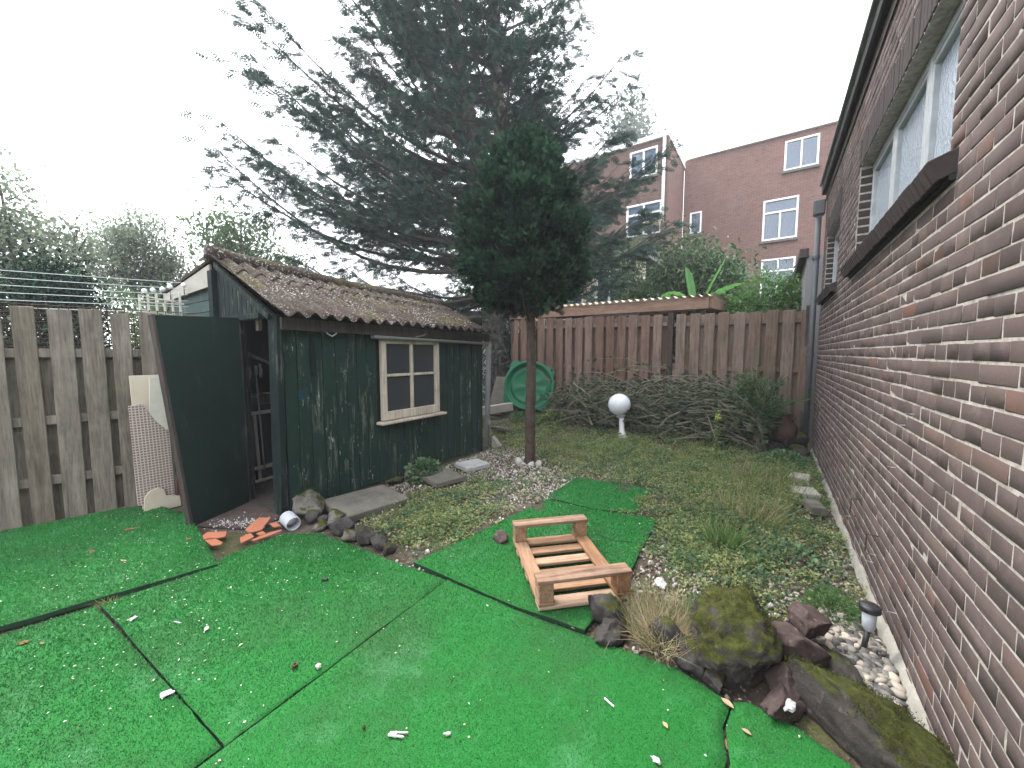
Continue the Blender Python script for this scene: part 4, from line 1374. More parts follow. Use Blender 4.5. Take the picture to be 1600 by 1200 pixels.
rock('mossy_rock', (-0.05, 1.97, 0), (0.50, 0.40, 0.33), M['rock_moss'], 3, 'big upright mossy rock right of the dry grass tuft', rot=0.5, sub=5, rough=0.26, sink=0.22)
rock('mossy_rock', (0.325, 1.80, -0.02), (0.62, 0.28, 0.30), M['rock_moss'], 11, 'long mossy rock lying against the foot of the brick wall', rot=R(-24), sub=5, rough=0.22, sink=0.25)
lr = [((-0.665, 1.885), (0.20, 0.15, 0.17), 'rock_dark', 'dark rounded rock at the near corner of the pallet'),
      ((-0.60, 1.775), (0.26, 0.13, 0.10), 'rock_dark', 'flat dark rock lying in front of the pallet corner'),
      ((-0.34, 1.86), (0.20, 0.16, 0.16), 'rock_dark', 'dark rock half hidden under the dry grass tuft'),
      ((-0.22, 1.80), (0.17, 0.13, 0.17), 'rock_dark', 'dark rock at the left foot of the big mossy rock'),
      ((-0.145, 1.765), (0.13, 0.11, 0.10), 'rock_dark', 'small dark rock under the front of the big mossy rock'),
      ((0.155, 2.06), (0.26, 0.20, 0.22), 'rock_red', 'reddish brown rock leaning behind the big mossy rock'),
      ((0.20, 2.21), (0.20, 0.15, 0.14), 'rock_red', 'flat mauve rock on top of the reddish rock'),
      ((0.115, 1.87), (0.16, 0.12, 0.16), 'rock_red', 'upright brown rock between the two mossy rocks'),
      ((0.09, 1.775), (0.24, 0.13, 0.11), 'rock_red', 'low brown rock carrying the crumpled foil wrapper'),
      ((0.31, 2.10), (0.22, 0.16, 0.10), 'rock_dark', 'dark rock behind the long mossy rock')]
for i, ((x, y), s, m, lab) in enumerate(lr):
    rock('rock', (x, y, 0.10 if 'on top' in lab else 0), s, M[m], 30 + i, lab, rot=i * 1.3, sub=4, rough=0.24, sink=0.2)
rock('mossy_rock', (-3.30, 1.735, 0), (0.28, 0.24, 0.27), M['rock_grey'], 17, 'squat mossy rock at the front corner of the shed', sub=4, rough=0.2, sink=0.15)
kr = [((-3.15, 1.66), 0.12, 'dark rock next to the grey pipe end by the shed'), ((-3.03, 1.70), 0.09, 'second small rock from the grey pipe end'), ((-2.97, 1.63), 0.11, 'pale grey rock, third from the pipe end'),
      ((-2.90, 1.72), 0.16, 'long rock just below the big paving slab'), ((-2.74, 1.70), 0.15, 'rock below the right corner of the paving slab'), ((-2.60, 1.66), 0.12, 'knobbly rock in the middle of the rock edging'),
      ((-2.46, 1.68), 0.15, 'dark broad rock towards the right of the edging'), ((-2.32, 1.70), 0.13, 'last dark rock before the turf mats meet'), ((-2.20, 1.69), 0.09, 'smallest rock at the right end of the edging')]
for i, ((x, y), s, lab) in enumerate(kr):
    rock('edging_rock', (x, y, 0), (s * 1.25, s, s * 0.95), M['rock_grey' if i in (2, 3, 5) else 'rock_dark'], 60 + i, lab, 'rock', 'rock edging by the shed', rot=i * 0.9, sub=3, rough=0.26, sink=0.2)
rock('rock', (-1.62, 2.25, 0), (0.13, 0.10, 0.12), M['rock_red'], 77, 'single brown rock at the edge of the pallet mat', sub=3, sink=0.3)
rock('rock', (-3.33, 2.66, 0), (0.20, 0.09, 0.10), M['rock_moss'], 78, 'bright mossy stone at the shed wall left of the leafy plant', rot=1.4, sub=3, sink=0.2)
rock('rock', (-3.27, 2.80, 0), (0.13, 0.11, 0.17), M['rock_grey'], 79, 'upright grey stone beside the leafy plant', sub=3, sink=0.2)
for i, (x, y, s) in enumerate(((-2.60, 4.02, .12), (-2.42, 4.02, .09), (-2.36, 4.10, .10), (-2.63, 4.18, .09), (-2.50, 3.97, .08))):
    rock('white_stone', (x, y, float(gz(x, y))), (s, s * .8, s * .8), M['stone_pale'], 90 + i, ['biggest pale stone, just left of the bare trunk foot', 'pale stone right in front of the bare trunk foot', 'pale stone just right of the bare trunk foot', 'pale stone behind the bare trunk, at its left', 'smallest pale stone in front of the bare trunk'][i], 'stone', 'pale stones round the tree foot', rot=i, sub=2, rough=0.15, sink=0.2)
rock('white_stone', (0.17, 6.25, 0.02), (0.15, 0.13, 0.13), M['stone_pale'], 97, 'round white stone near the back right corner', 'stone', sub=3, rough=0.12, sink=0.15)
rock('white_stone', (-1.93, 5.05, 0.02), (0.11, 0.08, 0.06), M['stone_pale'], 98, 'white stone in the weeds in front of the globe lamp', 'stone', sub=2, rough=0.15, sink=0.2)
sr = [((0.20, 6.72), .30, 0), ((0.36, 6.60), .26, 0), ((0.10, 6.60), .24, 0), ((0.36, 6.75), .26, .14), ((0.26, 6.62), .2, .13), ((0.38, 6.40), .2, 0), ((0.05, 6.75), .22, 0)]
sl_ = ['dark stone at the bottom of the corner pile under the clay pot', 'mossy stone at the wall side of the corner pile', 'dark stone at the left front of the corner pile', 'upper mossy stone of the corner pile by the fence post',
       'small stone on top of the corner pile front', 'stone in front of the corner pile at the wall', 'leftmost stone of the corner pile']
for i, ((x, y), s, z) in enumerate(sr):
    rock('pile_stone', (x, y, z), (s, s * .8, s * .7), M['rock_moss' if i in (1, 3) else 'rock_dark'], 110 + i, sl_[i], 'stone', 'stones piled in the back corner', rot=i * 2, sub=3, rough=0.2, sink=0.12)

# ================================================================== paving slabs and bits of stone
def slab(name, label, c, s, rot, mat, z=0.0, tilt=(0, 0)):
    mb = MB()
    Mx = Matrix.Rotation(rot, 3, 'Z') @ Matrix.Rotation(tilt[0], 3, 'X') @ Matrix.Rotation(tilt[1], 3, 'Y')
    mb.box((c[0], c[1], z + s[2] / 2), s, Mx)
    return tag(mb.build(name, mat, None, bevel=0.006, seg=2), label, 'slab')
slab('paving_slab', 'large grey paving slab nearest the shed corner', (-3.04, 2.10), (0.50, 0.62, 0.06), R(-8), M['slab'], 0.02, (R(-1), R(2)))
slab('paving_slab', 'mottled paving slab beside the leafy plant', (-2.98, 3.00), (0.44, 0.36, 0.05), R(-14), M['slab'], 0.03, (0, R(1.5)))
slab('paving_slab', 'whitish paving slab nearest the downpipe', (-2.97, 3.54), (0.28, 0.34, 0.05), R(-16), M['slab_pale'], 0.03, (0, R(1)))
slab('stone_slab', 'small grey slab in the gravel right of the downpipe', (-3.93, 5.50), (0.34, 0.20, 0.05), R(20), M['slab'], 0.05, (R(-6), R(6)))
slab('broken_brick', 'grey half brick lying beside the right wall', (0.375, 4.22), (0.11, 0.22, 0.07), R(14), M['slab'], 0.03)
slab('stepping_stone', 'mossy stepping stone by the wall beyond the half brick', (0.33, 4.62), (0.20, 0.24, 0.06), R(10), M['cement'], 0.03)
slab('stepping_stone', 'farther overgrown stepping stone along the right wall', (0.31, 5.15), (0.18, 0.26, 0.06), R(-5), M['cement'], 0.03)
mb = MB(); mb.box((-4.75, 6.55, 0.52), (0.36, 0.05, 0.85), Matrix.Rotation(R(-24), 3, 'X')); tag(mb.build('leaning_slab', M['slab'], None, bevel=.006), 'grey slab leaning under the ivy behind the shed', 'slab')
mb = MB(); mb.beam((-5.1, 5.55, 0.20), (-4.35, 6.45, 0.34), 0.16, 0.16); tag(mb.build('concrete_post', M['cement'], None, bevel=.01), 'pale concrete post lying behind the shed beside the green shell', 'post')
mb = MB(); mb.prism([(-3.37, 4.46, 0.03), (-3.27, 4.56, 0.03), (-3.25, 4.50, 0.05), (-3.34, 4.43, 0.20)], (0.02, 0.03, 0.02)); tag(mb.build('plaster_chip', M['cement'], None), 'pale broken chip of plaster at the foot of the downpipe', 'chip')
mb = MB(); mb.tube([(-3.83, 5.55, 0.07), (-3.80, 5.62, 0.30)], 0.007, 6); tag(mb.build('marker_stick', M['beam_wood'], None), 'thin reddish stick poking up left of the tree trunk', 'stick')

# grey pipe end, terracotta shards
mb = MB()
Mt = Matrix.Translation((-3.185, 1.50, 0.058)) @ Matrix.Rotation(R(-6), 4, 'Z') @ Matrix.Rotation(R(97), 4, 'Y')
mb.lathe([(0.056, -0.075), (0.056, 0.062), (0.053, 0.066), (0.049, 0.062), (0.049, -0.075)], 28, Mt)
tag(mb.build('pipe_end', M['pale_pvc'], None, smooth=True), 'short pale grey pipe end lying by the shed corner', 'pipe')
SHARDS = [('broad terracotta shard nearest the door', [(-3.511, 1.015), (-3.538, 1.057), (-3.417, 1.138), (-3.332, 1.102), (-3.363, 1.066), (-3.417, 1.042), (-3.447, 1.001)]),
          ('small terracotta shard in front of the shard nearest the door', [(-3.396, 0.995), (-3.355, 1.047), (-3.242, 1.052), (-3.219, 1.033), (-3.264, 0.995)]),
          ('largest terracotta shard, curved, below the doorway', [(-3.332, 1.231), (-3.411, 1.315), (-3.45, 1.376), (-3.375, 1.437), (-3.295, 1.356), (-3.222, 1.305), (-3.227, 1.258), (-3.263, 1.225)]),
          ('squarish terracotta shard in front of the largest one', [(-3.237, 1.159), (-3.234, 1.228), (-3.155, 1.222), (-3.141, 1.128)]),
          ('long narrow terracotta shard along the mat edge', [(-3.111, 1.187), (-3.127, 1.241), (-3.126, 1.326), (-3.089, 1.386), (-3.075, 1.379), (-3.08, 1.299), (-3.085, 1.193)]),
          ('terracotta shard behind, next to the pipe end', [(-3.317, 1.398), (-3.295, 1.441), (-3.19, 1.426), (-3.22, 1.387)]),
          ('smallest terracotta shard between the others', [(-3.205, 1.255), (-3.208, 1.302), (-3.144, 1.297), (-3.147, 1.261)])]
for i, (lab, pg) in enumerate(SHARDS):
    cx_ = sum(p[0] for p in pg) / len(pg); cy_2 = sum(p[1] for p in pg) / len(pg)
    r_ = random.Random(i + 5)
    tx, ty = r_.uniform(-.05, .05), r_.uniform(0, .09)
    mb = MB(); mb.prism([(x, y, 0.024 + .004 * i % .01 + abs(tx) * .05 + .01 + tx * (x - cx_) + ty * (y - cy_2) + 0.6 * ((x - cx_) ** 2 + (y - cy_2) ** 2)) for x, y in pg], (0, 0, 0.009))
    tag(mb.build('terracotta_shard', M['terracotta'], None, bevel=.0012), lab, 'shard', 'terracotta shards by the door')
slab('threshold_slab', 'dark stone threshold slab in front of the shed door', (-3.72, 1.42), (0.62, 0.50, 0.02), R(28), M['rock_red'], 0.0)

# ================================================================== green plastic shell leaning on the fence
t = thing('sandbox_shell', (-4.1, 6.75, 0.18), 'round green plastic sandpit shell propped against the back fence', 'shell')
fdir = Vector((0.42, -0.86, 0.26)).normalized()
Mz = fdir.to_track_quat('Z', 'Y').to_matrix().to_4x4()
Ms = Matrix.Translation((-4.10, 6.70, 0.76)) @ Mz
mb = MB()
prof = [(0.001, -0.10), (0.20, -0.098), (0.33, -0.088), (0.365, -0.065), (0.385, -0.085), (0.42, -0.085), (0.45, -0.02), (0.475, 0.02), (0.51, 0.022), (0.53, 0.0), (0.52, -0.03), (0.47, -0.05), (0.40, -0.12), (0.2, -0.13), (0.001, -0.13)]
mb.lathe(prof, 56, Ms)
for i, v in enumerate(mb.v):                               # two moulded dents in the floor
    q_ = Ms.inverted() @ Vector(v)
    for cx, cy, s, h in ((0.22, 0.12, 0.13, 0.05), (0.26, -0.10, 0.10, 0.045), (-0.25, -0.05, 0.12, 0.03)):
        q_.z += h * math.exp(-((q_.x - cx) ** 2 + (q_.y - cy) ** 2) / (2 * (s / 2) ** 2)) * (1 if q_.z > -0.115 else 0)
    mb.v[i] = tuple(Ms @ q_)
mb.build('dish', M['plastic_green'], t, smooth=True)
for a in (35, 125, 215, 305):
    mb = MB()
    ca, sa = math.cos(R(a)), math.sin(R(a))
    ring = [(0.47, -0.15), (0.55, -0.115), (0.60, -0.05), (0.61, 0.0), (0.60, 0.05), (0.55, 0.115), (0.47, 0.15)]
    mb.prism([Ms @ Vector((r_ * ca - s * sa, r_ * sa + s * ca, -0.012)) for r_, s in ring], (Ms.to_3x3() @ Vector((0, 0, 0.028))))
    mb.build('lug', M['plastic_green'], t, bevel=0.006, seg=2)

# ================================================================== globe lamp
t = thing('globe_lamp', (-1.96, 6.12, 0.06), 'white globe garden lamp leaning on its short white post', 'lamp')
mb = MB()
g0 = float(gz(-1.96, 6.12)) - 0.01
mb.lathe([(0.001, g0), (0.105, g0), (0.105, g0 + .012), (0.07, g0 + .03), (0.042, g0 + .10), (0.038, g0 + .30), (0.045, g0 + .34), (0.001, g0 + .34)], 24, Matrix.Translation((-1.96, 6.12, 0)) @ Matrix.Rotation(R(-3), 4, 'Y'))
mb.build('post', M['white_plastic'], t, smooth=True)
mb = MB()
mb.lathe([(0.05, -0.03), (0.075, 0.0), (0.075, 0.045), (0.05, 0.06)], 24, Matrix.Translation((-1.985, 6.12, g0 + 0.35)) @ Matrix.Rotation(R(-12), 4, 'Y'))
mb.build('fitting', M['pale_pvc'], t, smooth=True)
mb = MB()
mb.lathe([(0.0015, -0.178)] + [(0.178 * math.sin(math.pi * k / 24), -0.178 * math.cos(math.pi * k / 24)) for k in range(1, 24)] + [(0.0015, 0.178)], 40, Matrix.Translation((-2.02, 6.12, g0 + 0.53)))
mb.build('globe', M['globe'], t, smooth=True)

# ================================================================== solar stake light, clay pot
t = thing('solar_light', (0.425, 2.30, 0), 'black topped solar stake light beside the brick wall', 'light')
sx_, sy_ = 0.43, 2.33
mb = MB(); mb.tube([(sx_ - .02, sy_, -0.03), (sx_, sy_, 0.14)], 0.011, 10); mb.build('stake', M['black_plastic'], t, smooth=True)
mb = MB(); mb.lathe([(0.010, 0.13), (0.024, 0.15), (0.028, 0.235), (0.001, 0.235)], 20, Matrix.Translation((sx_, sy_, 0))); mb.build('lens', M['pale_pvc'], t, smooth=True)
mb = MB(); mb.lathe([(0.028, 0.228), (0.040, 0.23), (0.040, 0.252), (0.035, 0.257), (0.001, 0.257)], 24, Matrix.Translation((sx_, sy_, 0))); mb.build('cap', M['black_plastic'], t, smooth=True)
t = thing('clay_pot', (0.20, 6.72, 0.2), 'brown clay chimney pot on the corner stones', 'pot')
mb = MB(); mb.lathe([(0.001, 0.2), (0.14, 0.2), (0.15, 0.30), (0.145, 0.38), (0.085, 0.46), (0.07, 0.52), (0.08, 0.545), (0.088, 0.56), (0.075, 0.565), (0.055, 0.55), (0.05, 0.45), (0.001, 0.44)], 28, Matrix.Translation((0.20, 6.70, 0)))
mb.build('body', M['clay_dark'], t, smooth=True)
mb = MB(); mb.tube([(0.28, 6.68, 0.45), (0.31, 6.67, 0.49), (0.285, 6.68, 0.54)], 0.016, 8); mb.build('handle', M['clay_dark'], t, smooth=True)

# ================================================================== trees
def tube_np(pts, rad, n=6):
    """list of point arrays -> verts, quads"""
    pts = np.asarray(pts, float)
    m = len(pts)
    d = np.gradient(pts, axis=0)
    d /= np.linalg.norm(d, axis=1, keepdims=True) + 1e-9
    u = np.array([0, 0, 1.0]) if abs(d[0, 2]) < 0.9 else np.array([1.0, 0, 0])
    x = np.cross(d, u); x /= np.linalg.norm(x, axis=1, keepdims=True) + 1e-9
    y = np.cross(d, x)
    a = np.linspace(0, 2 * np.pi, n, endpoint=False)
    V = pts[:, None, :] + (x[:, None, :] * np.cos(a)[None, :, None] + y[:, None, :] * np.sin(a)[None, :, None]) * np.asarray(rad)[:, None, None]
    i, k = np.meshgrid(np.arange(m - 1), np.arange(n), indexing='ij')
    A = i * n + k; B = i * n + (k + 1) % n
    return V.reshape(-1, 3), np.stack([A, B, B + n, A + n], -1).reshape(-1, 4)


class Merge:
    def __init__(s): s.V, s.F, s.R, s.n = [], [], [], 0
    def add(s, V, F, r=None):
        s.V.append(V); s.F.append(F + s.n); s.R.append(np.zeros(len(V)) if r is None else r); s.n += len(V)
    def obj(s, name, mat, parent=None, smooth=False):
        return np_obj(name, np.concatenate(s.V), np.concatenate(s.F), mat, parent, np.concatenate(s.R), smooth)


# flat feathery spray: a rib with side lobes, as quads
def spray_template(nl=6, L=1.0, wd=0.34, lobe=0.05, droop=0.15):
    V, F = [], []
    def blade(p0, p1, w_):
        p0, p1 = np.array(p0, float), np.array(p1, float)
        d = p1 - p0
        s = np.array([d[1], -d[0], 0]); s = s / (np.linalg.norm(s) + 1e-9) * w_
        o = len(V)
        V.extend([p0, (p0 + p1) / 2 + s, p1, (p0 + p1) / 2 - s])
        F.append((o, o + 1, o + 2, o + 3))
    z = lambda y: -droop * y * y
    blade((0, 0, 0), (0, L, z(L)), lobe * 0.9)
    for i in range(nl):
        y = 0.12 + 0.75 * i / nl
        l = wd * (1 - 0.55 * i / nl) * (0.85 + 0.3 * ((i * 37) % 10) / 10)
        for s in (-1, 1):
            y2 = y + (0.06 if s > 0 else 0)
            blade((0, y2, z(y2)), (s * l, y2 + l * 0.75, z(y2 + l * .75) - 0.05 * l), lobe)
    return np.array(V), np.array(F)


def leaf_template(w_=0.45, bend=0.15):
    V = np.array([(0, 0, 0), (w_ / 2, 0.4, bend), (0, 1, -bend * 0.6), (-w_ / 2, 0.4, bend), (0, 0.45, 0)], float)
    F = np.array([(0, 1, 4), (1, 2, 4), (2, 3, 4), (3, 0, 4)])
    return V, F


SPR_V, SPR_F = spray_template(4, 1.0, 0.36, 0.06)
LEAF_V, LEAF_F = leaf_template()

# ---- the tall conifer behind the shed
bt = thing('tall_conifer', (-5.45, 7.4, 0), 'tall dark two stemmed conifer with feathery drooping sprays behind the shed', 'tree')
view_right = np.array([math.cos(R(YAW)), math.sin(R(YAW)), 0])
view_fwd = np.array([-math.sin(R(YAW)), math.cos(R(YAW)), 0])
base_t = np.array([-5.45, 7.4, 0.0])
stemA = np.array([base_t, base_t + [-.05, .05, 2.0], base_t + [-.15, .1, 4.2], base_t + [-.75, .15, 6.5], base_t + [-1.45, .2, 9.3], base_t + [-1.7, .2, 13.5], base_t + [-1.75, .2, 17.0]])
stemB = np.array([base_t + [-.12, .1, 3.6], base_t + [.05, .15, 5.0], base_t + [-.05, .2, 7.2], base_t + [-.15, .2, 9.5], base_t + [-.2, .2, 13.0], base_t + [-.2, .2, 16.0]])
def interp_path(P, n):
    s = np.concatenate([[0], np.cumsum(np.linalg.norm(np.diff(P, axis=0), axis=1))])
    u = np.linspace(0, s[-1], n)
    Q = np.stack([np.interp(u, s, P[:, i]) for i in range(3)], 1)
    for _ in range(2): Q[1:-1] = (Q[:-2] + 2 * Q[1:-1] + Q[2:]) / 4
    return Q
for P, r0, r1 in ((stemA, 0.27, 0.05), (stemB, 0.17, 0.04)):
    Q = interp_path(P, 40)
    rad = np.linspace(r0, r1, 40) * (1 + 0.06 * np.sin(np.arange(40) * 1.7))
    V, F = tube_np(Q, rad, 12)
    np_obj('trunk', V, F, M['bark'], bt, smooth=True)
br, sp, spd = Merge(), Merge(), Merge()
QA, QB = interp_path(stemA, 120), interp_path(stemB, 120)
spray_pts, spray_dirs, spray_scale = [], [], []
nbr = 0
for it in range(560):
    Q = QA if rng.random() < 0.58 else QB
    z = rng.uniform(2.3, 14.5) if rng.random() < 0.8 else rng.uniform(2.3, 7)
    i = np.argmin(np.abs(Q[:, 2] - z))
    if abs(Q[i, 2] - z) > 0.3: continue
    p0 = Q[i]
    a = rng.uniform(0, 2 * np.pi)
    d = np.array([math.cos(a), math.sin(a), 0])
    side, fwd = float(d @ view_right), float(d @ view_fwd)
    if fwd < -0.35 and z < 4.2 and rng.random() < 0.8: continue     # clear stem over the garden
    if fwd < -0.2 and z > 4.3 and rng.random() < 0.62: continue
    reach = 4.3 + (2.0 if side < 0 else -0.2) * abs(side) - (1.2 if fwd < 0 else 0.3) * abs(fwd)
    prof_ = np.interp(z, [2.2, 3.2, 4.2, 5.2, 7.0, 10.0, 15.0], [0.66, 1.0, 1.04, 0.86, 0.66, 0.52, 0.25])
    L = reach * prof_ * rng.uniform(0.55, 1.05)
    n = 14
    u = np.linspace(0, 1, n)
    rise = np.interp(z, [2.2, 3.2, 5, 8, 14], [0.04, 0.16, 0.36, 0.55, 0.75]) + rng.normal(0, 0.09)
    sag = rng.uniform(0.03, 0.12)
    P = p0 + d * (u * L)[:, None] + np.array([0, 0, 1.0]) * (rise * L * u - sag * L * np.sin(u * np.pi) + 0.16 * L * u ** 3)[:, None]
    lat = np.cross(d, [0, 0, 1.0])
    P += lat * (rng.normal(0, 0.12) * L * u ** 2)[:, None]
    V, F = tube_np(P, np.linspace(0.05, 0.006, n) * (0.5 + L / 6), 5)
    br.add(V, F)
    # side twigs bear the sprays
    nt_ = int(L * 9)
    for q in range(nt_):
        uu = rng.uniform(0.12, 1.0) ** 0.75
        pp = np.array([np.interp(uu, u, P[:, c]) for c in range(3)])
        s = 1 if q % 2 else -1
        tl_ = L * 0.20 * (1.2 - uu) + 0.30
        dirv = d * rng.uniform(0.7, 1.2) + lat * s * rng.uniform(0.2, 0.9) + np.array([0, 0, rng.uniform(-0.25, 0.55)])
        dirv /= np.linalg.norm(dirv)
        ns_ = 4 + int(tl_ * 5)
        V, F = tube_np(np.stack([pp, pp + dirv * tl_ * .5 - [0, 0, .025 * tl_], pp + dirv * tl_ - [0, 0, .1 * tl_]]), [.006, .004, .002], 3); br.add(V, F)
        for w_ in range(ns_):
            t_ = (w_ + rng.random()) / ns_
            spray_pts.append(pp + dirv * tl_ * t_ - np.array([0, 0, 0.10 * tl_ * t_ * t_]))
            dd = dirv + rng.normal(0, 0.32, 3) + np.array([0, 0, 0.05 - 0.1 * t_])
            spray_dirs.append(dd); spray_scale.append(rng.uniform(0.12, 0.27))
SP, SD, SS = np.array(spray_pts), np.array(spray_dirs), np.array(spray_scale)
# keep what can be seen and what shades it; thin the far top
far_top = SP[:, 2] > 11.5
keep = ~(far_top & (rng.random(len(SP)) < 0.6))
SP, SD, SS = SP[keep], SD[keep], SS[keep]
print('conifer sprays', len(SP))
Mx = frames(SD, rng.uniform(-1.0, 1.0, len(SD))) * SS[:, None, None]
V, F, r_ = scatter(SPR_V, SPR_F, Mx, SP)
np_obj('crown', V, F, M['conifer'], bt, r_)
br.obj('limbs', M['bark_grey'], bt, True)
# dead brown inner twigs
nd = 1300
zz = rng.uniform(2.6, 8.5, nd)
aa = rng.uniform(0, 6.283, nd)
ra = rng.uniform(0.3, 2.6, nd)
xx = np.interp(zz, QA[:, 2], QA[:, 0]); yy = np.interp(zz, QA[:, 2], QA[:, 1])
T = np.stack([xx + ra * np.cos(aa), yy + ra * np.sin(aa), zz], 1)
D = np.stack([np.cos(aa), np.sin(aa), rng.normal(-.2, .3, nd)], 1) + rng.normal(0, .4, (nd, 3))
tw = np.array([(-0.006, 0, 0), (0.006, 0, 0), (0, 1, 0.05), (0.003, .45, .03), (.22, .75, 0), (.01, .5, .03)])
V, F, r_ = scatter(tw, np.array([(0, 1, 2), (3, 4, 5)]), frames(D, rng.uniform(0, 6, nd)) * rng.uniform(.25, .7, nd)[:, None, None], T)
np_obj('dead_twigs', V, F, M['conifer_brown'], bt, r_)
# ivy round the foot of the trunk
ni = 5200
zz = rng.uniform(0.1, 3.0, ni); aa = rng.uniform(0, 6.283, ni)
ra = 0.30 + 0.06 * np.sin(3 * aa + zz * 2) + rng.uniform(-.02, .05, ni)
T = np.stack([base_t[0] + ra * np.cos(aa), base_t[1] + ra * np.sin(aa), zz], 1)
D = np.stack([np.cos(aa) * .4, np.sin(aa) * .4, -np.ones(ni)], 1) + rng.normal(0, .4, (ni, 3))
V, F, r_ = scatter(LEAF_V * [1.6, 1, 1], LEAF_F, frames(D, rng.normal(0, .5, ni)) * rng.uniform(.04, .075, ni)[:, None, None], T)
np_obj('ivy', V, F, M['ivy'], bt, r_)

# ---- the round-headed conifer on its bare stem
rc = thing('round_conifer', (-2.51, 4.14, 0), 'dark round headed conifer on a slim bare trunk in the garden', 'tree')
P = np.array([(-2.51, 4.14, -0.03), (-2.515, 4.14, 0.5), (-2.50, 4.14, 1.1), (-2.505, 4.14, 1.75), (-2.56, 4.16, 2.4), (-2.60, 4.17, 3.3), (-2.62, 4.17, 3.9)])
Q = interp_path(P, 60)
rad = np.interp(np.linspace(0, 1, 60), [0, .03, .1, .5, 1], [0.085, 0.068, 0.062, 0.054, 0.012]) * (1 + rng.normal(0, 0.03, 60))
V, F = tube_np(Q, rad, 14)
V += rng.normal(0, 0.0035, V.shape)
np_obj('trunk', V, F, M['bark_red'], rc, smooth=True)
mbk = MB()                                             # peeling bark strips and knots
for i in range(70):
    z = random.uniform(0.05, 1.8); a = random.uniform(0, 6.28); r0 = np.interp(z, [0, .2, 1.8], [.075, .062, .056])
    p = Vector((-2.507 + r0 * math.cos(a), 4.14 + r0 * math.sin(a), z))
    mbk.beam(p, p + Vector((0.008 * math.cos(a), 0.008 * math.sin(a), random.uniform(.03, .10))), 0.014, 0.006, up=(math.cos(a), math.sin(a), 0), rnd=random.random())
tag(mbk.build('bark_flakes', M['bark_red'], rc), kind='stuff')
mbk = MB()
for i in range(26):
    a = random.uniform(0, 6.28); z = random.uniform(1.75, 2.9); l = random.uniform(.4, .8)
    p = Vector((-2.53, 4.15, z))
    mbk.tube([p, p + Vector((math.cos(a) * l * .6, math.sin(a) * l * .6, l * .25)), p + Vector((math.cos(a) * l, math.sin(a) * l, l * .6))], [.02, .012, .004], 6)
mbk.build('limbs', M['bark_red'], rc)
# crown: lobes of upright fan sprays
def crown_r(z):
    return np.interp(z, [1.85, 2.05, 2.3, 2.65, 3.0, 3.3, 3.55, 3.8, 4.0], [0.18, 0.48, 0.66, 0.72, 0.66, 0.52, 0.38, 0.25, 0.06])
HV, HF = spray_template(4, 1.0, 0.42, 0.075, 0.05)
ctr = np.array([-2.64, 4.15, 2.55])
nc = 520
zc = rng.uniform(1.98, 3.86, nc) ** 1.0
ac = rng.uniform(0, 6.283, nc)
rc_ = crown_r(zc) * rng.uniform(0.70, 1.0, nc)
CB = np.stack([ctr[0] + rc_ * np.cos(ac), ctr[1] + rc_ * np.sin(ac), zc], 1)          # roots of the plumes
CB = np.concatenate([CB, np.array([-2.82, 4.1, 3.62]) + rng.normal(0, .07, (16, 3)), np.array([-2.50, 4.15, 3.70]) + rng.normal(0, .08, (20, 3))])
nc = len(CB)
ax_c = (CB - ctr) * [1, 1, .35]; ax_c /= np.linalg.norm(ax_c, axis=1, keepdims=True)
ax_c = ax_c * .75 + [0, 0, .62] + rng.normal(0, .28, (nc, 3)); ax_c /= np.linalg.norm(ax_c, axis=1, keepdims=True)
lc = rng.uniform(.12, .27, nc)
per = 46
pid = np.repeat(np.arange(nc), per)
u_ = rng.random(len(pid))
pr = rng.normal(0, 1, (len(pid), 3)); pr -= ax_c[pid] * (pr * ax_c[pid]).sum(1, keepdims=True); pr /= np.linalg.norm(pr, axis=1, keepdims=True)
wid = (.085 * np.sin(np.clip(u_, .05, 1) * 2.6) + .01)[:, None]
T = CB[pid] + ax_c[pid] * (u_ * lc[pid])[:, None] + pr * wid * rng.random((len(pid), 1)) ** .5
D = ax_c[pid] * .9 + pr * .75 + rng.normal(0, .2, (len(pid), 3))
tone = rng.random(nc)[pid] * .35
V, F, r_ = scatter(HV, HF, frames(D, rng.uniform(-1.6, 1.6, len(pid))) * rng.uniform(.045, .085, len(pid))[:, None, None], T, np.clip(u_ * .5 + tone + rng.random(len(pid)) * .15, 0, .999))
np_obj('crown', V, F, M['hinoki'], rc, r_)
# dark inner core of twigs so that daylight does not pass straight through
core_n = 5200
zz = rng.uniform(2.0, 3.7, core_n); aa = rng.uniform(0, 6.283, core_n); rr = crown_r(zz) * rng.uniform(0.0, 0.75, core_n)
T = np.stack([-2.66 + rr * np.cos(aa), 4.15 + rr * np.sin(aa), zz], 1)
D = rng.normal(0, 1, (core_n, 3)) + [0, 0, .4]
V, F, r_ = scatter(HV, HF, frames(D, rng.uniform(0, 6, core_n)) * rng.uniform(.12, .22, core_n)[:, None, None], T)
np_obj('inner_twigs', V, F, M['hinoki'], rc, r_ * 0.3)


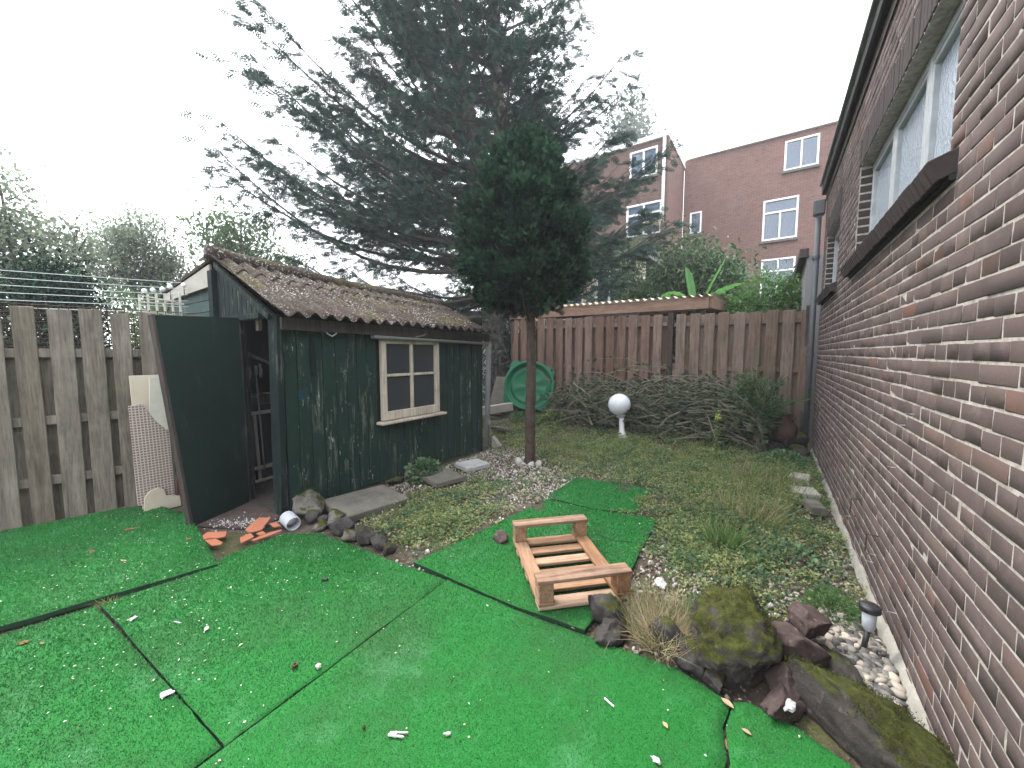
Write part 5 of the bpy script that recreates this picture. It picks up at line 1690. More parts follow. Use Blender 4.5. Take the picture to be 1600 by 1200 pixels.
# ---- leafy trees and shrubs beyond the fences
def leafy(name, label, base, blobs, n, size, mat, cat='tree', group=None, trunk=0.08, wide=1.0, seed=1, open_=0.0):
    """blobs: list of (x, y, z, rx, ry, rz)"""
    t = thing(name, base, label, cat, group)
    B = np.array(blobs, float)
    vol = B[:, 3] * B[:, 4] * B[:, 5]
    ch = rng.choice(len(B), n, p=vol / vol.sum())
    d = rng.normal(0, 1, (n, 3)); d /= np.linalg.norm(d, axis=1, keepdims=True)
    rr = rng.uniform(0.35, 1.0, (n, 1)) ** 0.55
    # clumps: push points towards random twig ends
    T = B[ch, :3] + d * rr * B[ch, 3:6]
    cl = T[rng.integers(0, n, max(8, n // 38))]
    near = cl[rng.integers(0, len(cl), n)]
    pick = rng.random(n) < 0.9
    jit = near + rng.normal(0, 1, (n, 3)) * size * 1.7
    T = np.where(pick[:, None], jit, T)
    D = d * 0.6 + rng.normal(0, 0.6, (n, 3)) + [0, 0, -0.25]
    V, F, r_ = scatter(LEAF_V * [wide, 1, 1], LEAF_F, frames(D, rng.uniform(-1, 1, n)) * (size * rng.uniform(0.6, 1.3, n))[:, None, None], T)
    np_obj('crown', V, F, mat, t, r_)
    m = Merge()
    b0 = np.array(base, float)
    for i, b in enumerate(B):
        e = b[:3] + [0, 0, b[5] * .4]
        mid = (b0 + e) / 2 + rng.normal(0, .12, 3)
        Q = interp_path(np.array([b0, b0 + [0, 0, max(.1, (e[2] - b0[2]) * .3)], mid, e]), 14)
        V, F = tube_np(Q, np.linspace(trunk, trunk * .15, 14), 6); m.add(V, F)
        for _ in range(4):
            k_ = rng.integers(6, 13); tip = b[:3] + rng.normal(0, .55, 3) * b[3:6]
            V, F = tube_np(np.linspace(Q[k_], tip, 5), np.linspace(trunk * .3, trunk * .06, 5), 4); m.add(V, F)
    for c_ in cl:
        k_ = np.argmin(np.linalg.norm(B[:, :3] - c_, axis=1))
        V, F = tube_np(np.linspace(B[k_, :3] * .6 + c_ * .4, c_, 3), np.array([.10, .06, .03]) * size, 3); m.add(V, F)
    m.obj('trunk', M['bark'], t, True)
    return t

leafy('broadleaf_tree', 'tall loose leafed tree at the far left beyond the grey fence', (-11, 0.7, 0), [(-11, 0.4, 3.1, 1.2, 1.1, 1.0), (-11.2, 1.2, 3.0, 1.0, .7, .9), (-11, 0.75, 3.95, .8, .55, .7), (-10.8, .2, 4.2, .6, .5, .7), (-11, 1.6, 3.5, .6, .45, .6), (-10.8, -0.6, 3.2, 1., .9, 1.2)], 13000, 0.10, M['leaf_grey'], group='trees beyond the left fence')
leafy('broadleaf_tree', 'rounded grey green tree left of the shed roof', (-12, 2.7, 0), [(-12, 2.75, 3.7, .8, .62, .95), (-12, 2.3, 3.4, .8, .5, .9), (-12, 3.1, 3.0, .8, .55, .8)], 13000, 0.08, M['leaf_grey'], group='trees beyond the left fence')
leafy('broadleaf_tree', 'sparse tree with drooping leaves just above the shed ridge', (-12.5, 4.6, 0), [(-12.5, 4.3, 4.0, .9, .8, .9), (-12.5, 5.2, 3.9, .9, .9, .9), (-12.4, 4.9, 4.9, .9, .9, .35), (-12.5, 6.1, 3.9, .9, .9, .7)], 4800, 0.14, M['leaf_mid'], group='trees beyond the left fence')
leafy('evergreen_shrub', 'near black evergreen shrub above the left fence boards', (-8.4, 0.85, 0), [(-8.4, 0.9, 1.7, .5, .48, .95), (-8.4, 0.9, 2.25, .4, .36, .42)], 9000, 0.08, M['hinoki'], 'shrub')
leafy('hedge_shrub', 'green shrub behind the wires, right of the dark evergreen', (-8.6, 1.6, 0), [(-8.6, 1.65, 1.6, .7, .6, .8), (-8.6, 2.1, 1.7, .7, .5, .8)], 5200, 0.07, M['leaf_mid'], 'shrub')
leafy('hedge_shrub', 'pale leafed shrub at the far left behind the fence', (-8.8, 0.0, 0), [(-8.8, 0.2, 1.5, .7, .6, .75), (-8.8, -.6, 1.6, .7, .6, .8)], 4200, 0.075, M['leaf_grey'], 'shrub')
leafy('hedge_shrub', 'small shrub with leaves hanging by the neighbouring shed', (-7.0, 1.75, 0), [(-7.0, 1.75, 1.75, .35, .22, .5)], 1800, 0.06, M['leaf_mid'], 'shrub')
leafy('laurel_bush', 'big glossy laurel bush in front of the brick houses', (-1.9, 11, 0), [(-1.85, 11, 3.3, .9, .8, 1.15), (-2.6, 11, 3.0, .7, .7, .85), (-1.05, 11, 2.85, .65, .7, .85), (-1.9, 11, 2.2, 1.5, .7, .9)], 15000, 0.13, M['leaf_laurel'], 'bush')
leafy('green_bush', 'bright green bush above the right end of the back fence', (-.1, 9, 0), [(-.15, 9.1, 2.3, .55, .55, .68), (.28, 9.1, 2.1, .45, .5, .75), (-.55, 9.0, 2.0, .4, .5, .5)], 6200, 0.085, M['leaf_bright'], 'bush')
leafy('thin_tree', 'slender small tree in front of the cream wall', (-4.2, 11.8, 0), [(-4.5, 11.8, 4.35, .8, .6, .55), (-3.7, 11.8, 4.3, .6, .6, .6), (-5.2, 11.8, 3.9, .6, .6, .4), (-3.6, 11.8, 3.2, .5, .5, .55)], 3000, 0.10, M['leaf_mid'], 'tree', trunk=0.05)
leafy('young_shrub', 'pale green shrub just above the canopy roof', (-3.1, 10.9, 0), [(-3.1, 10.9, 2.9, .7, .5, .45)], 1800, 0.09, M['leaf_bright'], 'shrub', trunk=.03)
leafy('poplar', 'tall hazy poplar far behind the houses', (-12.9, 40, 0), [(-13, 40, 24, 1.7, 1.7, 4.2), (-12.2, 40, 21, 1.8, 1.7, 4), (-13.6, 40, 19, 2, 2, 5), (-12.8, 40, 14, 2.2, 2, 6)], 6500, 0.5, M['leaf_far'], 'tree', trunk=.3)
leafy('creeper', 'bright green creeper on the white wall behind the shed roof', (-7.4, 8.0, 1.5), [(-7.35, 7.8, 2.42, .35, .3, .13)], 900, 0.06, M['leaf_bright'], 'plant', trunk=.01)

# ---- banana plant
bn = thing('banana_plant', (-1.4, 9.7, 0), 'banana plant with big pale green leaves behind the back fence', 'plant')
def banana_leaf(p0, dirh, L, wd, rise, droop, roll=0.0):
    n = 14
    d = Vector(dirh).normalized(); side = d.cross(Vector((0, 0, 1))).normalized()
    side = (Matrix.Rotation(roll, 3, d) @ side)
    mb = MB()
    def f(u, v):
        c = Vector(p0) + d * (u * L * math.cos(rise) ) + Vector((0, 0, L * math.sin(rise) * u - droop * u * u))
        w_ = wd * (math.sin(math.pi * min(1, u ** 0.8)) ** 0.7) if 0 < u < 1 else 0.004
        s = (v - .5) * 2
        return c + side * s * w_ + Vector((0, 0, abs(s) * w_ * 0.45)) + Vector((0, 0, .01 * math.sin(u * 40)))
    mb.grid(f, 22, 6)
    return mb.build('leaf', M['leaf_banana'], bn, smooth=True)
banana_leaf((-1.40, 9.6, 2.35), (0.55, -0.1, 0), 1.25, 0.16, R(66), 0.05, R(25))
banana_leaf((-1.50, 9.6, 2.45), (-0.9, -.25, 0), 1.0, 0.15, R(48), 0.42)
banana_leaf((-1.40, 9.6, 2.40), (0.9, -.3, 0), 1.15, 0.17, R(36), 0.22)
banana_leaf((-1.48, 9.65, 2.4), (-0.5, .4, 0), 1.2, 0.15, R(72), 0.12, R(-60))
banana_leaf((-1.9, 9.4, 2.3), (-0.3, -.5, 0), 0.8, 0.12, R(60), 0.3, R(40))
mb = MB(); mb.tube([(-1.45, 9.62, 0), (-1.44, 9.62, 1.3), (-1.42, 9.61, 2.5)], [.09, .07, .04], 10); mb.build('stem', M['leaf_banana'], bn, smooth=True)

# ================================================================== houses behind
def windows_on(parent, plane, wins, front):
    """plane y; wins: (x0, x1, z0, z1, layout)"""
    for x0, x1, z0, z1, lay in wins:
        yy = plane - 0.02
        fw2 = 0.07
        mb = MB()
        mb.box((x0 + fw2 / 2, yy + .07, (z0 + z1) / 2), (fw2, 0.12, z1 - z0)); mb.box((x1 - fw2 / 2, yy + .07, (z0 + z1) / 2), (fw2, 0.12, z1 - z0))
        mb.box(((x0 + x1) / 2, yy + .071, z0 + fw2 / 2), (x1 - x0 - 2 * fw2, 0.118, fw2)); mb.box(((x0 + x1) / 2, yy + .071, z1 - fw2 / 2), (x1 - x0 - 2 * fw2, 0.118, fw2))
        wo_ = mb.build('window', M['white_paint'], parent)
        zt = z1 - fw2
        panes = []
        if lay in ('split', 'transom', 'transom2'):
            zb = z1 - (z1 - z0) * 0.32 if lay != 'split' else z1 - fw2
            xm = (x0 + x1) / 2
            mb = MB(); mb.box((xm, yy + .07, (z0 + zb) / 2 + .02), (0.06, 0.1, zb - z0 - .08)); mb.build('mullion', M['white_paint'], wo_)
            if lay != 'split':
                mb = MB(); mb.box((xm, yy + .068, zb), (x1 - x0 - .14, 0.11, 0.07)); mb.build('transom', M['white_paint'], wo_)
                if lay == 'transom2':
                    mb = MB(); mb.box((xm, yy + .07, (zb + z1) / 2), (0.06, 0.1, z1 - zb - .1)); mb.build('mullion', M['white_paint'], wo_)
                panes.append((x0 + .06, x1 - .06, zb, zt))
            panes += [(x0 + .06, xm, z0 + .06, zb), (xm, x1 - .06, z0 + .06, zb)]
            mb = MB(); mb.box((x0 + (x1 - x0) * .27, yy + .03, (z0 + zb) / 2), ((x1 - x0) * .40, .05, zb - z0 - .14))
        else:
            panes.append((x0 + .06, x1 - .06, z0 + .06, zt))
        for a, b, c, d in panes:
            mb = MB(); mb.box(((a + b) / 2, yy + .09, (c + d) / 2), (b - a, 0.01, d - c)); mb.build('pane', M['glass_sky'], wo_)
        mb = MB(); mb.box(((x0 + x1) / 2, yy - .02, z0 - .07), (x1 - x0 + .1, .16, .10)); mb.build('sill', M['slab'], wo_)
        if lay in ('transom',):
            mb = MB(); mb.grid(lambda u, v: (x0 + .1 + u * (x1 - x0 - .2), plane + .22 + .03 * math.sin(u * 60), z0 + .05 + v * (z1 - z0) * .62), 60, 1); mb.build('curtain', M['curtain'], wo_)


hs = thing('brick_house', (0, 20.7, 0), 'red brick house with flat roof and white windows behind the laurel', 'house')
wr = [(0.07, 1.24, 9.17, 10.40, 'split'), (-0.60, 0.66, 6.35, 8.08, 'transom'), (-3.58, -3.06, 7.15, 8.17, 'single'), (-0.57, 0.66, 3.9, 5.55, 'transom2')]
mb = MB()
cells_wall(mb, -3.89, 9.0, 0, 10.62, [w_[:4] for w_ in wr], lambda m, a, b, c, d: m.box(((a + b) / 2, 20.85, (c + d) / 2), (b - a, 0.3, d - c)))
mb.build('wall', M['facade'], hs)
mb = MB(); mb.box((2.5, 25, 5.2), (12.6, 7.9, 10.4)); mb.build('inner_block', M['interior'], hs)
mb = MB(); mb.box((2.6, 20.75, 10.73), (13.0, 0.40, 0.20)); mb.build('roof_trim', M['white_paint'], hs)
windows_on(hs, 20.7, wr, -1)
hw = thing('brick_house', (-6, 17.2, 0), 'brown brick house wing standing forward, half hidden by the tall conifer', 'house')
wl = [(-5.46, -4.30, 8.87, 10.02, 'split'), (-5.55, -4.08, 6.45, 7.80, 'transom2')]
mb = MB()
cells_wall(mb, -11.0, -3.90, 0, 10.2, [w_[:4] for w_ in wl], lambda m, a, b, c, d: m.box(((a + b) / 2, 17.35, (c + d) / 2), (b - a, 0.3, d - c)))
mb.build('wall', M['facade_dark'], hw)
mb = MB(); mb.box((-4.05, 19.1, 5.1), (0.3, 3.2, 10.2)); mb.build('side_wall', M['facade'], hw)
mb = MB(); mb.box((-7.6, 20, 5.0), (6.7, 4.9, 9.98)); mb.build('inner_block', M['interior'], hw)
mb = MB(); mb.box((-7.45, 17.28, 10.34), (7.2, 0.4, 0.17)); mb.box((-4.03, 19.2, 10.345), (0.36, 3.3, 0.16)); mb.build('roof_trim', M['white_paint'], hw)
mb = MB(); mb.tube([(-4.02, 17.1, 10.2), (-4.02, 17.1, 6.9)], 0.06, 10); mb.build('drainpipe', M['white_paint'], hw, smooth=True)
mb = MB(); mb.tube([(-4.02, 17.1, 6.9), (-4.02, 17.1, 0.2)], 0.062, 10); mb.build('drainpipe', M['clay_dark'], hw, smooth=True)
windows_on(hw, 17.2, wl, -1)
mb = MB(); mb.box((-6.5, 16.6, 5.5), (5.0, 1.4, 0.25)); mb.build('bay_roof', M['render_grey'], hw)
pb = thing('plant_pots', (-4.6, 17.05, 6.45), 'potted plant with yellowing leaves on the upper window sill', 'plant')
mb = MB(); mb.lathe([(0.001, 6.42), (.09, 6.42), (.12, 6.62), (.001, 6.62)], 14, Matrix.Translation((-4.5, 17.02, 0))); mb.build('pot', M['clay_dark'], pb, smooth=True)
T = np.array([-4.5, 17.02, 6.85]) + rng.normal(0, 1, (260, 3)) * [.28, .08, .13]
V, F, r_ = scatter(LEAF_V, LEAF_F, frames(rng.normal(0, 1, (260, 3)), rng.uniform(0, 6, 260)) * rng.uniform(.06, .14, 260)[:, None, None], T)
np_obj('leaves', V, F, M['straw'], pb, r_)
ce = thing('cream_extension', (-5, 13.2, 0), 'low cream rendered extension with white glazed doors behind the slender tree', 'house')
wc = [(-5.25, -4.25, 2.2, 4.25, 'split'), (-6.9, -5.7, 2.6, 4.1, 'split')]
mb = MB()
cells_wall(mb, -9.5, -3.6, 0, 4.6, [w_[:4] for w_ in wc], lambda m, a, b, c, d: m.box(((a + b) / 2, 13.15, (c + d) / 2), (b - a, 0.3, d - c)))
mb.build('wall', M['render_cream'], ce)
mb = MB(); mb.box((-6.5, 15.0, 2.2), (5.8, 3.2, 4.4)); mb.build('inner_block', M['interior'], ce)
mb = MB(); mb.box((-6.55, 14.8, 4.68), (6.1, 3.8, 0.16)); mb.build('roof', M['render_grey'], ce)
windows_on(ce, 13.0, wc, -1)
gwl = thing('white_outbuilding', (-9, 9.3, 0), 'low white outbuilding glimpsed behind the shed roof', 'building')
mb = MB(); mb.box((-9.3, 9.6, 1.25), (4.2, 2.0, 2.5)); mb.build('wall', M['white_paint'], gwl)
mb = MB(); mb.box((-9.3, 9.6, 2.56), (4.5, 2.3, 0.12)); mb.build('roof', M['render_grey'], gwl)
# dark timber panel closing the gap behind the shed
dpn = thing('timber_screen', (-5.6, 6.9, 0), 'dark timber screen behind the ivy covered trunk', 'fence')
for i in range(8):
    o = link_mesh('board', board_mesh(0.15, 0.02, 1.9, M['dark_wood'], 1200 + i), dpn, (-6.0 + i * 0.155 + 0.1, 7.75, 0.0))

# ================================================================== gravel, weeds and litter
ICO_V = None
def ico():
    bm = bmesh.new(); bmesh.ops.create_icosphere(bm, subdivisions=1, radius=1.0)
    v = np.array([tuple(q.co) for q in bm.verts]); f = np.array([[q.index for q in fc.verts] for fc in bm.faces]); bm.free()
    return v, f
ICO_V, ICO_F = ico()

def nz2(X, Y, s, seed=0.0):
    return np.array([noise.noise(Vector((x * s, y * s, seed))) for x, y in zip(X, Y)])

ROCKS = [(-0.05, 1.99, .21), (0.325, 1.80, .2), (0.375, 4.22, .1), (0.33, 4.62, .11), (0.31, 5.15, .11), (-3.04, 2.10, .24), (-2.98, 3.0, .16), (-2.97, 3.54, .13)]
def in_bed(X, Y):
    """soil that is open: not under mats, shed, or walls"""
    ok = (X > -3.36) & (X < 0.50) & (Y > 1.64) & (Y < 6.75) & ~on_mat(X, Y)
    ok |= (X > -4.4) & (X <= -3.36) & (Y > 4.45) & (Y < 6.8)
    ok &= ~((Y < 1.80) & (X < -2.1))
    for x, y, r in ROCKS: ok &= np.hypot(X - x, Y - y) > r
    return ok

def sample_bed(n):
    X = rng.uniform(-4.4, 0.5, n); Y = rng.uniform(1.64, 6.8, n)
    k_ = in_bed(X, Y)
    return X[k_], Y[k_]

def g(X, Y, cx, cy, rx, ry): return np.exp(-(((X - cx) / rx) ** 2 + ((Y - cy) / ry) ** 2))

def gravel_w(X, Y):
    return np.clip(1.0 * g(X, Y, -2.5, 3.7, .75, .65) + .8 * g(X, Y, -2.0, 3.4, .35, .6) + .8 * g(X, Y, -3.1, 4.0, .35, .6) + .55 * g(X, Y, -3.25, 2.6, .15, .9) + .8 * g(X, Y, -0.50, 2.45, .25, .6)
                   + .75 * g(X, Y, 0.1, 2.55, .35, .35) + .7 * g(X, Y, 0.40, 2.9, .15, .9) + .35 * g(X, Y, -1.2, 4.4, .8, .35) + .5 * g(X, Y, -2.7, 1.8, .5, .15), 0, 1)

def weed_w(X, Y):
    w_ = .95 * g(X, Y, -0.5, 5.0, 1.6, 1.3) + .9 * g(X, Y, -0.15, 3.6, .45, .9) + .55 * g(X, Y, -0.35, 2.9, .4, .7) + .7 * g(X, Y, -2.3, 5.4, 1.2, .8) + .9 * g(X, Y, -2.35, 2.15, .5, .35) + .5 * g(X, Y, -2.4, 2.8, .35, .5) + .5 * g(X, Y, -3.7, 6.0, .5, .8) + .35 * g(X, Y, 0.3, 5.6, .25, .9)
    return np.clip(w_, 0, 1) * (1 - .75 * g(X, Y, -2.5, 3.8, .45, .4))

# gravel: 40 000 chippings and pebbles as one mass
X, Y = sample_bed(60000)
kk = rng.random(len(X)) < np.clip(gravel_w(X, Y) * (0.75 + 0.5 * nz2(X, Y, 3.0)) + 0.07, 0, 1)
X, Y = X[kk], Y[kk]
n = len(X)
sz = rng.uniform(0.005, 0.0125, n) * np.where(rng.random(n) < 0.05, 1.6, 1)
A = rng.normal(0, 1, (n, 3)); Mx = frames(A, rng.uniform(0, 6.28, n)) * sz[:, None, None]
Mx = Mx * np.array([1.0, 1.35, 0.7])[None, None, :]
rv = np.clip(rng.beta(2.2, 1.6, n), 0, .999)
V, F, r_ = scatter(ICO_V, ICO_F, Mx, np.stack([X, Y, gz(X, Y) + sz * .35], 1), rv)
V = V + rng.normal(0, .0016, V.shape)
gv = np_obj('gravel', V, F, M['gravel'], None, r_)
tag(gv, 'pale gravel chippings scattered over the garden soil', 'gravel', kind='stuff')
# rounded river pebbles at the foot of the wall
n = 620
X = rng.uniform(0.22, 0.50, n); Y = rng.uniform(1.98, 2.55, n)
kk = (np.hypot((X - .37) / .16, (Y - 2.25) / .32) < 1) & (np.hypot(X - .33, Y - 1.86) > .12); X, Y = X[kk], Y[kk]; n = len(X)
bm = bmesh.new(); bmesh.ops.create_icosphere(bm, subdivisions=2, radius=1.0)
I2V = np.array([tuple(q.co) for q in bm.verts]); I2F = np.array([[q.index for q in fc.verts] for fc in bm.faces]); bm.free()
sz = rng.uniform(.010, .022, n)
Mx = frames(np.stack([rng.normal(0, 1, n), rng.normal(0, 1, n), rng.normal(0, .3, n)], 1), rng.normal(0, .4, n)) * sz[:, None, None] * np.array([1.0, 1.4, .65])[None, None, :]
V, F, r_ = scatter(I2V, I2F, Mx, np.stack([X, Y, gz(X, Y) + .012 + rng.uniform(0, .02, n)], 1))
pbm = np_obj('river_pebbles', V, F, M['cobble'], None, r_, True)
tag(pbm, 'smooth rounded pebbles between the long mossy rock and the wall', 'pebbles', kind='stuff')

# low weeds: plants of many small leaves
def weeds(name, label, n, weight, hmax, lsize, per, mat, wide=1.2, spread=.05, cat='weeds'):
    X, Y = sample_bed(n * 5)
    ww = weight(X, Y) * np.clip(0.7 + 1.1 * nz2(X, Y, 2.3, 4.0), 0, 1)
    kk = rng.random(len(X)) < ww
    X, Y = X[kk][:n], Y[kk][:n]
    m = len(X)
    hh = hmax * rng.uniform(.25, 1, m) * (0.45 + 0.6 * weight(X, Y)) * (1 + 1.6 * np.clip(nz2(X, Y, 3.1, 7.0), 0, 1))
    pid = np.repeat(np.arange(m), per)
    k_ = len(pid)
    u = rng.random(k_)
    rad = spread * np.sqrt(rng.random(k_)) * (1.15 - .5 * u); a = rng.uniform(0, 6.283, k_)
    T = np.stack([X[pid] + rad * np.cos(a), Y[pid] + rad * np.sin(a), gz(X[pid], Y[pid]) + hh[pid] * u + .004], 1)
    D = np.stack([np.cos(a), np.sin(a), rng.normal(.35, .35, k_)], 1) + rng.normal(0, .25, (k_, 3))
    prand = rng.random(m)
    prand = np.clip(prand * .7 + .35 * nz2(X, Y, 2.2, 12.0) + .15, 0, 1)
    rv = np.clip(prand[pid] * .75 + rng.random(k_) * .25, 0, .999)
    V, F, r_ = scatter(LEAF_V * [wide, 1, 1], LEAF_F, frames(D, rng.normal(0, .5, k_)) * (lsize * rng.uniform(.5, 1.3, k_))[:, None, None], T, rv)
    o = np_obj(name, V, F, mat, None, r_)
    return tag(o, label, cat, kind='stuff')
weeds('low_weeds', 'low yellowish green weeds carpeting the garden bed', 4600, weed_w, .075, .024, 18, M['weed'])
weeds('clover_weeds', 'darker small leafed weeds growing through the bed', 1900, lambda X, Y: weed_w(X, Y) * .7 + .5 * g(X, Y, .1, 3.2, .35, .5) + .5 * g(X, Y, .3, 6.0, .3, .6), .085, .028, 18, M['weed_blue'], 1.5)
weeds('moss_patches', 'yellow green moss cushions on the soil', 2600, lambda X, Y: .95 * g(X, Y, -2.35, 2.1, .4, .28) + .5 * g(X, Y, -2.9, 2.6, .3, .25) + .6 * g(X, Y, -1.2, 5.8, .8, .2) + .5 * g(X, Y, -.8, 4.9, .5, .15), .018, .013, 26, M['moss'], 1.0, .05, 'moss')

# grass blades and dry stalks
def blade_template(n=4, bend=.35):
    V, F = [], []
    for i in range(n + 1):
        u = i / n
        w_ = .5 * (1 - u) ** .7 * (1 if i else .8) if i < n else 0.02
        V += [(-w_, u, -bend * u * u), (w_, u, -bend * u * u)]
    for i in range(n): F.append((2 * i, 2 * i + 1, 2 * i + 3, 2 * i + 2))
    return np.array(V), np.array(F)
BL_V, BL_F = blade_template()
def blades(X, Y, Z, L, wd, mat, name, label, lean=.5, cat='grass', parent=None, kind='stuff', dirs=None, group=None):
    n = len(X)
    D = np.stack([rng.normal(0, lean, n), rng.normal(0, lean, n), np.ones(n)], 1) if dirs is None else dirs
    Mx = frames(D, rng.uniform(0, 6.283, n), up=(.3, .8, .2))
    S = np.stack([np.full(n, wd), L, L], 1)
    V, F, r_ = scatter(BL_V, BL_F, Mx * S[:, None, :], np.stack([X, Y, Z], 1))
    o = np_obj(name, V, F, mat, parent, r_)
    if parent is None: tag(o, label, cat, group, kind)
    else: tag(o, kind='stuff')
    return o
X, Y = sample_bed(36000); kk = rng.random(len(X)) < weed_w(X, Y) * np.clip(.45 + 1.2 * nz2(X, Y, 1.7, 9.0), 0, 1); X, Y = X[kk], Y[kk]
blades(X, Y, gz(X, Y), rng.uniform(.04, .15, len(X)) * (.45 + weed_w(X, Y)), .0036, M['weed'], 'grass_blades', 'thin grass growing among the weeds', .6)
X, Y = sample_bed(9000); kk = rng.random(len(X)) < (weed_w(X, Y) * .7 + .06); X, Y = X[kk][:2600], Y[kk][:2600]
blades(X, Y, gz(X, Y) + rng.uniform(0, .05, len(X)), rng.uniform(.04, .16, len(X)), .0022, M['straw'], 'dry_stalks', 'dry straw coloured stalks among the weeds', 1.3)

# single tufts and plants
def tuft(name, label, x, y, n, h, r, mats, lean=.5, wd=.004, cat='grass tuft', z=0.0):
    t = thing(name, (x, y, z), label, cat)
    for i, (m, frac) in enumerate(mats):
        k_ = int(n * frac)
        a = rng.uniform(0, 6.283, k_); rr = r * np.sqrt(rng.random(k_))
        X, Y = x + rr * np.cos(a), y + rr * np.sin(a)
        D = np.stack([np.cos(a) * rr / r * lean + rng.normal(0, lean * .5, k_), np.sin(a) * rr / r * lean + rng.normal(0, lean * .5, k_), np.ones(k_)], 1)
        blades(X, Y, np.full(k_, z) + gz(X, Y), h * rng.uniform(.4, 1, k_), wd, M[m], 'blades', None, parent=t, dirs=D)
    return t
tuft('dry_grass_tuft', 'large tuft of bleached dry grass between the pallet and the mossy rock', -0.40, 1.97, 1150, .20, .17, [('straw', .62), ('weed', .38)], .75, .0035)
tuft('dry_grass_tuft', 'dry grass hanging over the stones onto the turf', -0.36, 1.84, 420, .14, .13, [('straw', .9), ('weed', .1)], 1.3, .003, z=.06)
tuft('grass_tuft', 'fresh green grass tuft right of the dry grass', -0.22, 2.16, 420, .15, .10, [('weed', .7), ('leaf_bright', .3)], .6)
tuft('grass_tuft', 'broad bladed green tuft in the middle of the bed', -0.22, 3.05, 240, .26, .10, [('leaf_bright', .6), ('weed', .4)], .5, .008)
tuft('grass_tuft', 'tall thin weed tuft behind the broad bladed one', -0.12, 3.75, 420, .34, .25, [('weed', .6), ('straw', .4)], .45, .004)
tuft('grass_tuft', 'bushy weed clump near the far right of the bed', -0.05, 4.7, 700, .30, .40, [('weed', .6), ('weed_blue', .2), ('straw', .2)], .5, .004)
tuft('grass_tuft', 'small weed sprouting between the turf mats on the left', -3.05, 0.43, 60, .07, .04, [('weed', .7), ('straw', .3)], 1.0, .005)
tuft('grass_tuft', 'small plant growing at the corner of the far turf mat', -0.97, 3.60, 90, .09, .07, [('weed', .7), ('straw', .3)], .8, .005)
tuft('grass_tuft', 'dry weeds along the foot of the left fence', -4.66, 0.66, 160, .06, .14, [('weed', .6), ('straw', .4)], 1.0, .005)
tuft('grass_tuft', 'green blades at the half brick beside the wall', 0.40, 4.45, 90, .13, .08, [('leaf_bright', 1.0)], .7, .009)

def bushy(name, label, c, r, n, ls, mat, cat='plant', wide=1.3, stems=24, flat=1.0):
    t = thing(name, (c[0], c[1], c[2] - r[2]), label, cat)
    d = rng.normal(0, 1, (n, 3)); d /= np.linalg.norm(d, axis=1, keepdims=True); d[:, 2] = np.abs(d[:, 2]) * flat
    T = np.array(c) - [0, 0, r[2]] + d * rng.uniform(.4, 1, (n, 1)) ** .6 * np.array(r) * [1, 1, 1.6]
    D = d * .8 + rng.normal(0, .4, (n, 3)) + [0, 0, -.1]
    V, F, r_ = scatter(LEAF_V * [wide, 1, 1], LEAF_F, frames(D, rng.normal(0, .5, n)) * (ls * rng.uniform(.6, 1.3, n))[:, None, None], T)
    np_obj('leaves', V, F, mat, t, r_)
    m = Merge()
    b = np.array([c[0], c[1], c[2] - r[2]])
    for i in range(stems):
        V, F = tube_np(np.linspace(b + rng.normal(0, .02, 3) * [1, 1, 0], T[rng.integers(0, n)], 4), [.004, .003, .002, .0015], 4); m.add(V, F)
    m.obj('stems', mat, t)
    return t
bushy('leafy_plant', 'low plant with lobed dark leaves against the shed wall', (-3.22, 2.98, .14), (.20, .24, .13), 520, .048, M['weed_blue'], wide=1.9)
bushy('ferny_plant', 'bright feathery plant behind the solar light', (0.33, 2.55, .11), (.15, .17, .10), 1500, .020, M['leaf_bright'], wide=.6)
bushy('dark_weed', 'patch of dark clover like leaves near the wall', (0.14, 3.15, .05), (.24, .30, .05), 700, .032, M['weed_blue'], wide=1.7)
bushy('dark_weed', 'clump of cool green leaves by the white stone in the corner', (0.18, 5.9, .10), (.30, .36, .10), 900, .045, M['weed_blue'], wide=1.5)
bushy('light_weed', 'light green leafy weed at the left end of the brush pile', (-3.30, 6.25, .30), (.28, .25, .18), 420, .06, M['weed'], wide=1.4)
bushy('low_creeper', 'leafy creeper under the green shell', (-3.95, 6.35, .20), (.45, .22, .10), 520, .05, M['weed_blue'], wide=1.4)
# one tall stem with a pale yellow bloom
t = thing('tall_weed', (-0.55, 5.6, 0), 'single tall stem with a pale yellow bloom in front of the brush pile', 'plant')
mb = MB(); mb.tube([(-0.55, 5.55, 0), (-0.55, 5.56, .35), (-0.54, 5.56, .80)], [.006, .005, .003], 6); mb.build('stem', M['weed'], t)
T = np.array([-.545, 5.56, 0]) + np.stack([rng.normal(0, .02, 60), rng.normal(0, .02, 60), rng.uniform(.05, .7, 60)], 1)
V, F, r_ = scatter(LEAF_V, LEAF_F, frames(rng.normal(0, 1, (60, 3)) * [1, 1, .4], rng.normal(0, .5, 60)) * .06, T); np_obj('leaves', V, F, M['weed'], t, r_)
T = np.array([-.545, 5.55, .60]) + rng.normal(0, .012, (14, 3))
V, F, r_ = scatter(LEAF_V * [1.5, 1, 1], LEAF_F, frames(rng.normal(0, 1, (14, 3)), rng.normal(0, .5, 14)) * .045, T)
M['bloom'] = mat_leaf('yellow_bloom', (.5, .55, .12), (.65, .7, .2), .3); np_obj('bloom', V, F, M['bloom'], t, r_)

